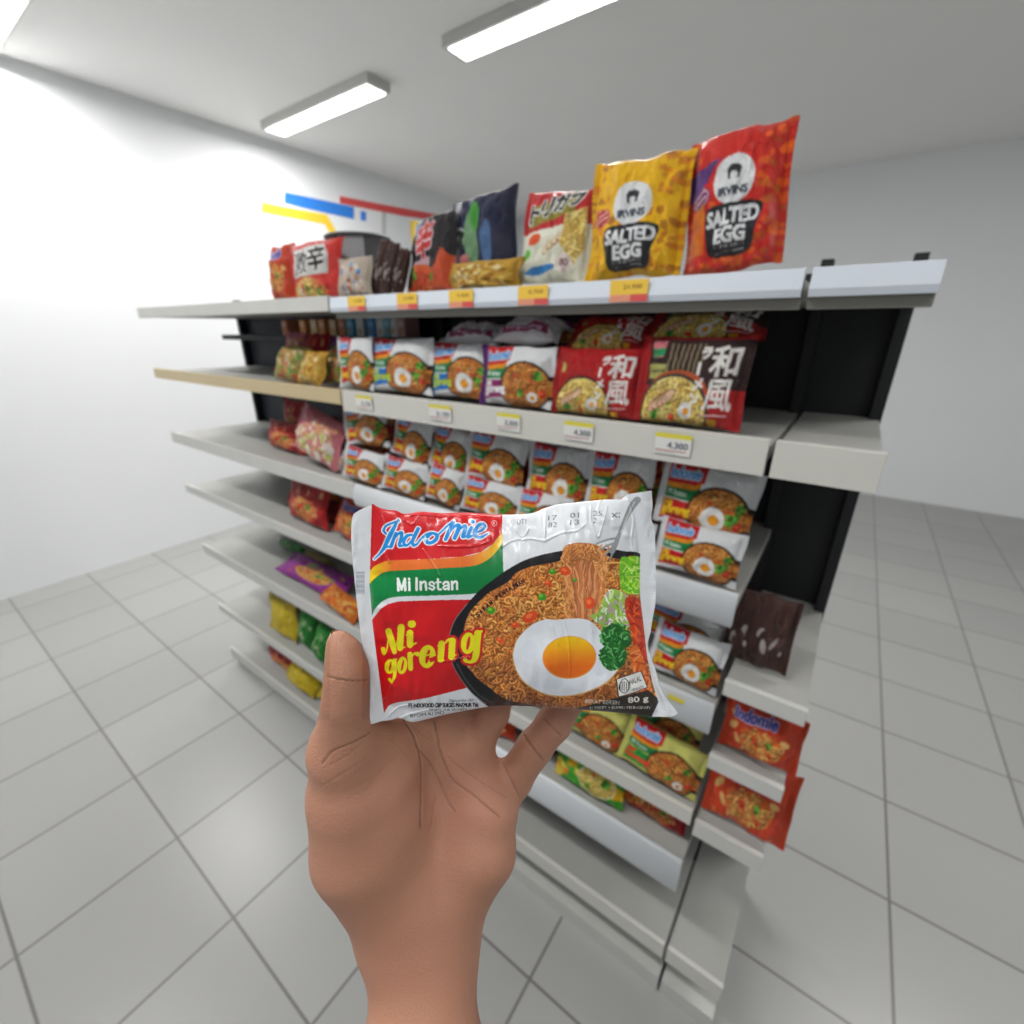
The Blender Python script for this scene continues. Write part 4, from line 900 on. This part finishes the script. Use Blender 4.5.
pack('wafud', 636, 745, 346, z, 'dark brown and red ramen packet with large white kanji and a chopstick row', t=.045, dy=.015, lean=8)
def lying(key, xl, xr, yc, zb, label, dy=.08, dep=.09, t=.03, pitch=62, roll=0, var=0, group=None, name='noodle_packet', cat='noodle packet', yaw=0):
    """a packet lying back, its face turned up and a little to the aisle"""
    y = Y0+dy; XL = solve(lambda x: project((x, y, zb))[0], xl, -4, .5); XR = solve(lambda x: project((x, y, zb))[0], xr, -4, .5)
    me, seals = pack_mesh(key, var); o = bpy.data.objects.new(name, me); link(o)
    o.location = ((XL+XR)/2, y, zb+t*.25); o.scale = ((XR-XL)/1.1, t, dep); o.rotation_euler = Euler((math.radians(-pitch), math.radians(roll), math.radians(yaw)), 'XYZ')
    for q in seals: link(bpy.data.objects.new('end_seal', q), o)
    tag(o, label, cat, group); LOG.append((key, 'lying', round(XR-XL, 3))); settle(o, me); return o
def zat(px, py, dy): return at_y(px, py, Y0+dy).z
lying('whitep', 432, 492, 345, zat(460, 350, .07), 'white and maroon packet lying on the blue edged noodle packets', .07, .07, .05)
lying('whitep', 492, 556, 345, zat(520, 347, .06), 'white and maroon packet lying on the purple edged noodle packet', .06, .07, .05, var=1)
lying('purple', 512, 575, 330, zat(540, 342, .09), 'purple topped packet lying on the white and maroon packets under the top shelf', .09, .05, .04, pitch=78, var=1)
lying('wafu', 563, 645, 355, zat(604, 354, .06), 'red ramen packet with a yellow soup picture lying on the bright red ramen packet', .06, .08, .035, pitch=50, var=1)
lying('wafud', 640, 760, 350, zat(700, 347, .055), 'red ramen packet with vegetables lying on the dark brown ramen packet', .055, .08, .035, pitch=54, var=1)
# third shelf
z = Z[2]-.012
pack('pink', 292, 333, 425, z, 'crinkled pink foil packet leaning on the third shelf at the far left', t=.06, dy=.02, lean=18, roll=14)
pack('redmix', 268, 302, 425, z, 'red packet behind the pink foil packet at the left edge', t=.05, dy=.09, lean=10)
pack('darkred', 305, 340, 418, z, 'dark red packet standing in the shade behind the pink foil packet', t=.05, dy=.12, lean=5)
pack('tan', 326, 345, 456, z, 'small beige packet lying between the pink foil packet and the fried noodle packets', t=.05, dy=.0, lean=30, var=1)
UP = [(344, 388, 412, 'first from left of upper row', -6, 452), (388, 423, 423, 'second of upper row, tilted', 14, 470), (424, 461, 425, 'third of upper row, partly covered', 12, 482), (462, 519, 434, 'fourth of upper row', 6, 492),
      (524, 584, 446, 'fifth of upper row, above the printed date', 2, 508), (586, 650, 456, 'sixth of upper row, half hidden', 0, 520), (653, 750, 462, 'large rightmost of upper row', 4, 543)]
DN = [(342, 380, 455, 'leftmost of lower row', 4), (381, 423, 463, 'second of lower row', 3), (424, 457, 468, 'third of lower row, tipped', 8), (458, 513, 488, 'fourth of lower row, above the held packet', 3), (514, 568, 499, 'fifth of lower row, mostly its logo showing', 0), (654, 738, 533, 'rightmost of lower row', 2)]
for k, (a, b, t_, l, r) in enumerate(DN):
    pack('goreng', a, b, t_, z, 'fried noodle packet on the third shelf, '+l, t=.034, dy=.012, lean=14, roll=r, var=(k+1) % 3, group=G3, hmax=.09, mp=2)
pack('goreng', 570, 650, 505, z, 'fried noodle packet on the third shelf, hidden sixth of lower row', t=.034, dy=.012, lean=14, group=G3, hh=.075)
for k, (a, b, t_, l, r, bt) in enumerate(UP):
    pack('goreng', a, b, t_, max(zat((a+b)/2, bt, .06), z+.05), 'fried noodle packet on the third shelf, '+l, t=.034, dy=.045, lean=8, roll=r, var=k % 3, group=G3, hmax=.12, mp=3)
# fourth shelf
z = Z[3]-.012
pack('redmix', 287, 325, 488, .94, 'red packet standing at the left of the fourth shelf', t=.05, dy=.04, lean=12)
pack('darkred', 316, 338, 500, .94, 'dark red packet squeezed behind two red packets of the fourth shelf', t=.04, dy=.10, lean=8, var=1)
pack('snack', 332, 360, 512, .94, 'orange and black packet lying beside the left seal of the held packet', t=.05, dy=.03, lean=25, roll=10)
pack('goreng', 648, 718, 643, z, 'red and white noodle packet under the white card rail, right of the held packet', t=.034, dy=.015, lean=16, roll=4, group='noodle packets on the fourth shelf', hmax=.11)
pack('goreng', 640, 712, 622, z+.035, 'white topped noodle packet behind the one right of the held packet', t=.034, dy=.06, lean=16, roll=8, var=2, group='noodle packets on the fourth shelf', hmax=.11)
pack('redmix', 650, 722, 604, z+.08, 'dark red packet on top of the fourth shelf pile under the card rail', t=.03, dy=.10, lean=10, var=1, hmax=.08)
# fifth shelf
z = Z[4]-.010
lying('orange', 319, 352, 612, .662, 'orange packet lying at the edge of the shelf left of the thumb tip', .015, .07, .04, pitch=60, roll=12)
lying('violet', 276, 336, 590, .655, 'purple edged packet lying flat on the fifth shelf at the left', .065, .11, .03, pitch=70)
pack('yellow', 556, 622, 712, z, 'yellow noodle packet just right of the little finger', t=.034, dy=.02, lean=22, roll=6, group='yellow noodle packets', hmax=.10)
pack('yellow', 618, 697, 737, z, 'yellow noodle packet with a glossy tip under the corner of the held packet', t=.036, dy=.01, lean=22, roll=6, var=1, group='yellow noodle packets', hmax=.10)
pack('yellow', 625, 695, 716, z+.03, 'yellow noodle packet behind the glossy one under the held packet', t=.03, dy=.07, lean=22, roll=6, var=2, group='yellow noodle packets', hmax=.10)
pack('redmix', 560, 640, 690, z+.03, 'brown red packet at the back of the fifth shelf behind the yellow packets', t=.03, dy=.12, lean=12, var=2, hmax=.10)
pack('snack', 472, 514, 716, .502, 'orange and red packet seen between the ring and little finger', t=.04, dy=.03, lean=10, var=1, hmax=.10)
pack('leaf', 520, 552, 700, z+.01, 'green packet peeking below the held packet between two fingers', t=.03, dy=.05, lean=10, var=1, hmax=.10)
# sixth level
pack('lemon', 268, 294, 600, .31, 'olive yellow packet at the left edge, second shelf above the floor', t=.05, dy=.03, lean=10)
pack('leaf', 293, 307, 615, .31, 'green packet leaning left on the second shelf above the floor', t=.05, dy=.03, lean=10, roll=12)
pack('leaf', 310, 325, 622, .31, 'bright green packet leaning left of the thumb', t=.05, dy=.02, lean=10, roll=20, var=1)
pack('leaf', 327, 342, 655, .31, 'small green packet at the shelf edge touching the thumb outline', t=.03, dy=.0, lean=25, var=2)
pack('redmix', 268, 300, 655, .05, 'red packet at the left edge of the lowest shelf', t=.06, dy=.06, lean=15)
pack('lemon', 286, 312, 672, .05, 'yellow packet on the lowest shelf beside the tiled floor', t=.06, dy=.01, lean=25, roll=10, var=1)
pack('lemon', 316, 344, 690, .05, 'yellow packet on the lowest shelf left of the thumb base', t=.05, dy=.03, lean=25, roll=5)
pack('green', 556, 622, 752, .502, 'green and yellow noodle packet on the lower shelf, right of the little finger', t=.04, dy=.012, lean=16, roll=0, hmax=.118)
pack('darkred', 540, 568, 745, .502, 'dark red packet beside the little finger on the lower shelf', t=.05, dy=.07, lean=10, var=2, hmax=.12)
pack('orange', 612, 665, 780, .502, 'brown orange packet at the right of the green and yellow packet', t=.05, dy=.05, lean=15, var=1, hmax=.12)
pack('redmix', 622, 680, 800, .502, 'red packet in front of the brown orange packet near the lower right', t=.04, dy=.0, lean=20, hmax=.08)
# end bay
XG = 'packets in the narrow end bay'
pack('snack', 722, 800, 655, .83, 'red and yellow packet with blue script in the narrow end bay', t=.05, dy=.02, lean=15, hmax=.1, var=1)
pack('brown', 722, 790, 600, 1.01, 'black and brown packet in the narrow end bay above the script packet', t=.05, dy=.02, lean=10, hmax=.14)
pack('snack', 706, 790, 728, .645, 'orange and red packet with blue script beside the yellow noodle packets', t=.05, dy=.015, lean=18, hmax=.14)
pack('tan', 728, 800, 640, .83, 'beige packet behind the upper script packet of the end bay', t=.04, dy=.11, lean=8, hmax=.13)

# more loose stock in the far left bay
pack('pink', 284, 303, 336, Z[1]-.010, 'pink and green foil packet in the back row above the beige rail', t=.05, dy=.11, lean=12, var=1)
pack('redmix', 303, 322, 338, Z[1]-.010, 'red foil packet in the back row above the beige rail', t=.05, dy=.11, lean=12)
pack('violet', 320, 338, 340, Z[1]-.010, 'violet packet in the back row above the beige rail', t=.05, dy=.12, lean=12, var=1)
pack('redmix', 284, 306, 404, Z[2]-.010, 'red packet at the back of the third shelf near the left edge', t=.05, dy=.16, lean=8, var=2)
pack('orange', 322, 340, 496, .943, 'orange packet at the back of the fourth shelf beside the held packet', t=.04, dy=.15, lean=8, var=2)
pack('leaf', 280, 304, 552, .647, 'green packet at the back of the fifth shelf behind the purple edged one', t=.05, dy=.20, lean=8, var=2)
pack('olive', 306, 332, 566, .647, 'olive packet at the back of the fifth shelf behind the orange one', t=.05, dy=.20, lean=8)
pack('olive', 276, 300, 592, .315, 'olive packet in the back row of the second shelf above the floor', t=.05, dy=.16, lean=8, var=1)
pack('leaf', 303, 322, 600, .315, 'dark green packet in the back row of the second shelf above the floor', t=.05, dy=.16, lean=8)
for k, (a, b, t_) in enumerate(((342, 400, 408), (404, 462, 418), (468, 530, 428), (536, 604, 440), (612, 690, 452))):
    pack('goreng' if k % 2 else 'redmix', a, b, t_, Z[2]-.011, ['dark red', 'white and red', 'dark red', 'white and red', 'dark red'][k]+' packet in the shaded back row of the third shelf, '+['far left', 'second', 'middle', 'fourth', 'far right'][k], t=.034, dy=.20, lean=4, var=k % 3, hmax=.17, mp=2)
# instant noodle cup on the top shelf
def cup():
    p = at_y(358, 240, Y0+.15); CH = p.z-1.666; root = empty('noodle_cup', (p.x, Y0+.15, 1.6645)); tag(root, 'large lidded grey and dark noodle cup behind the red packet on the top shelf', 'noodle cup')
    R = .080; b = MB(); b.lathe([(0, 0), (R*.72, 0), (R*.74, .004), (R*.97, CH-.005), (R*1.0, CH)], 64); body = b.build('cup_body', cupm, root, 0, True)
    l = MB(); l.lathe([(R*1.0, CH-.001), (R*1.06, CH+.001), (R*1.07, CH+.005), (R*1.03, CH+.008), (R*.9, CH+.007), (0, CH+.007)], 64); l.build('lid', mat('cup_lid', (74, 76, 80), .35), root, 0, True)
cupm = bpy.data.materials.new('cup_print'); cupm.use_nodes = True
def cup_nodes():
    nt = cupm.node_tree; p = nt.nodes['Principled BSDF']; tc = nt.nodes.new('ShaderNodeTexCoord'); sp = nt.nodes.new('ShaderNodeSeparateXYZ'); nt.links.new(tc.outputs['Object'], sp.inputs[0])
    at = nt.nodes.new('ShaderNodeMath'); at.operation = 'ARCTAN2'; nt.links.new(sp.outputs['Y'], at.inputs[0]); nt.links.new(sp.outputs['X'], at.inputs[1])
    r = nt.nodes.new('ShaderNodeValToRGB'); r.color_ramp.interpolation = 'CONSTANT'; mp = nt.nodes.new('ShaderNodeMapRange'); mp.inputs[1].default_value = -PI; mp.inputs[2].default_value = PI
    nt.links.new(at.outputs[0], mp.inputs[0]); nt.links.new(mp.outputs[0], r.inputs[0])
    e = r.color_ramp.elements; e[0].position = 0; e[0].color = (*srgb((60, 56, 58)), 1); e[1].position = .2; e[1].color = (*srgb((168, 110, 104)), 1)
    for pos, c in ((.27, (50, 50, 54)), (.285, (176, 178, 182)), (.42, (90, 90, 94)), (.6, (150, 60, 50)), (.8, (60, 56, 58))):
        x = e.new(pos); x.color = (*srgb(c), 1)
    nt.links.new(r.outputs[0], p.inputs['Base Color']); p.inputs['Roughness'].default_value = .4
cup_nodes(); cup()

# row of small cartons on a back ledge
lz = zat(330, 336, .30)
lg = MB(); lg.box(-2.32, -1.095, Y0+.28, Y0+.365, lz-.02, lz-.0005); lo_ = lg.build('display_ledge', M['dark'], None, .001); tag(lo_, 'dark narrow ledge at the back of the second shelf carrying a row of small cartons', 'ledge')
cols = [(190, 120, 90), (222, 150, 90), (226, 196, 150), (222, 150, 90), (226, 190, 140), (200, 120, 80), (90, 180, 220), (226, 232, 230), (60, 150, 225), (210, 220, 224), (110, 190, 210), (226, 226, 226), (196, 150, 150)]
names = ['brown red', 'plain orange', 'cream and orange', 'orange', 'pale orange', 'rust orange', 'light blue', 'white and blue', 'bright blue', 'pale grey', 'turquoise', 'white', 'dusty pink']
xs = [284, 302, 313, 321, 332, 341, 349, 359, 370, 379, 386, 392, 400]
ordl = ['leftmost', 'second', 'third', 'fourth', 'fifth', 'sixth', 'seventh', 'eighth', 'ninth', 'tenth', 'eleventh', 'twelfth', 'rightmost']
for k, (cx, cc, nm_) in enumerate(zip(xs, cols, names)):
    X = solve(lambda x: project((x, Y0+.29, lz))[0], cx+3, -4, .5); w = .0355
    c = Cv(0, 0, 20, 24, 3, cc); c.poly([(3, 4), (17, 4), (17, 10), (3, 11)], np.array(cc)*.6+100); c.poly(ell(10, 17, 5, 4), np.clip(np.array(cc)*.5+[100, 60, 30], 0, 255))
    cm = mat('carton_side', cc, .5); b = MB(); b.box(-w/2, w/2, .0008, .06, 0, .055); o = b.build('small_carton', cm, None, .001); o.location = (X, Y0+.285, lz)
    f = art_panel('front_print', c, w*.97, .053, o, nu=24, nv=30); f.location = (0, 0, .0275)
    tag(o, f'small {nm_} carton, {ordl[k]} in the row at the back of the second shelf', 'carton', 'small cartons in a row at the back')

# ------------------------------------------------------------------ room
def floor_mat():
    m = bpy.data.materials.new('floor_tiles'); m.use_nodes = True; nt = m.node_tree; p = nt.nodes['Principled BSDF']
    tc = nt.nodes.new('ShaderNodeTexCoord'); mp = nt.nodes.new('ShaderNodeMapping'); br = nt.nodes.new('ShaderNodeTexBrick')
    br.offset = 0; br.inputs['Scale'].default_value = 1; br.inputs['Mortar Size'].default_value = .004; br.inputs['Brick Width'].default_value = .4; br.inputs['Row Height'].default_value = .4
    q = None
    d = ray(287, 757); k = (FLOOR-CZ)/d[2]; mp.inputs['Location'].default_value = (-d[0]*k, -d[1]*k, 0)
    br.inputs['Color1'].default_value = (*srgb((172, 172, 170)), 1); br.inputs['Color2'].default_value = (*srgb((164, 164, 163)), 1); br.inputs['Mortar'].default_value = (*srgb((118, 116, 116)), 1)
    nt.links.new(tc.outputs['Object'], mp.inputs[0]); nt.links.new(mp.outputs[0], br.inputs[0]); nt.links.new(br.outputs['Color'], p.inputs['Base Color']); p.inputs['Roughness'].default_value = .3
    return m
def struct(name, b, m): return tag(b.build(name, m), kind='structure')
struct('floor', MB().box(-4.3, 4.1, -2.5, 6.1, FLOOR-.05, FLOOR), floor_mat())
struct('ceiling', MB().box(-4.3, 4.1, -2.5, 6.1, 3.0, 3.05), M['ceil'])
struct('wall_left', MB().box(-4.3, -4.2, -2.5, 6, FLOOR, 3.0), M['wall'])
struct('wall_back', MB().box(-4.2, 4, 6, 6.1, FLOOR, 3.0), M['wall'])
struct('wall_right', MB().box(4, 4.1, -2.5, 6, FLOOR, 3.0), M['wall'])
# coloured stripes of the shop band on the far left wall
def stripe(n, pts, m):
    P = [at_x(x, y, -4.195) for x, y in pts]; Q = [p-Vector((.005, 0, 0)) for p in P]; k = len(P)
    b = MB(); b.add([tuple(p) for p in P]+[tuple(q) for q in Q], [tuple(range(k)), tuple(range(2*k-1, k-1, -1))]+[(i, i+k, (i+1) % k+k, (i+1) % k) for i in range(k)]); tag(b.build(n, m), kind='structure')
stripe('trim_1', [(262, 202), (282, 206.5), (327, 214.5), (335, 229), (337, 236), (331, 236), (325, 224), (282, 216), (262, 212)], M['yellow'])
stripe('trim_2', [(285, 192), (354, 207), (354, 219), (303, 207.5), (285, 203)], M['blue'])
stripe('trim_3', [(361, 211), (366, 212), (366, 221), (361, 220)], M['blue'])
stripe('trim_4', [(340, 196), (380, 204), (440, 215), (440, 221), (404, 216), (340, 203)], M['red'])
stripe('trim_5', [(382, 212), (386, 212), (386, 236), (382, 236)], M['steel'])
# ceiling lamps
def lamp(x, y, k, lab, power):
    root = empty('ceiling_lamp', (x, y, 3.0)); tag(root, lab, 'ceiling lamp', 'tube lamps on the ceiling')
    b = MB(); b.box(-.6, .6, -.09, .09, -.05, -.001); b.build('housing', M['steel'], root, .003)
    em = M.get('lampon')
    if not em:
        em = M['lampon'] = bpy.data.materials.new('lamp_diffuser'); em.use_nodes = True; p = em.node_tree.nodes['Principled BSDF']; p.inputs['Emission Color'].default_value = (1, .99, .97, 1); p.inputs['Emission Strength'].default_value = 6
    d = MB(); d.box(-.57, .57, -.07, .07, -.056, -.0505); d.build('diffuser', em, root, .001)
    L = bpy.data.lights.new('lamp_light', 'AREA'); L.shape = 'RECTANGLE'; L.size = 1.1; L.size_y = .16; L.energy = power; L.color = (1, .985, .96)
    lo = bpy.data.objects.new('lamp_light', L); lo.location = (0, 0, -.06); link(lo, root)
for x, y, lab, pw in ((-.9, -.35, 'long ceiling lamp over the aisle in front of the shelves', 20), (.7, -.6, 'long ceiling lamp above and behind the camera', 10), (-2.5, -.35, 'long ceiling lamp over the far end of the aisle', 20), (-3.9, .9, 'long ceiling lamp nearest the striped wall', 26), (-1.5, 2.4, 'long ceiling lamp beyond the shelves', 26), (-3.3, 2.4, 'long ceiling lamp beyond the shelves near the striped wall', 26), (1.2, 2.4, 'long ceiling lamp behind the end bay', 26)):
    lamp(x, y, 0, lab, pw)
w = bpy.data.worlds.new('w'); SC.world = w; w.use_nodes = True; bg = w.node_tree.nodes['Background']; bg.inputs[0].default_value = (.92, .96, 1, 1); bg.inputs[1].default_value = .30

# ------------------------------------------------------------------ camera and colour
cd = bpy.data.cameras.new('camera'); cam = bpy.data.objects.new('camera', cd); COL.objects.link(cam); SC.camera = cam
cd.sensor_width = 36; cd.lens = 36*F/1024; cd.clip_start = .01
cam.matrix_world = Matrix.Translation((0, 0, CZ)) @ CAMROT.to_4x4()
cd.dof.use_dof = True; cd.dof.focus_distance = .195; cd.dof.aperture_fstop = 9.0
SC.view_settings.view_transform = 'Standard'; SC.view_settings.look = 'None'; SC.view_settings.exposure = 0; SC.view_settings.gamma = 1
SC.cycles.use_denoising = True; SC.cycles.max_bounces = 6
for l in LOG: print('PK', l)
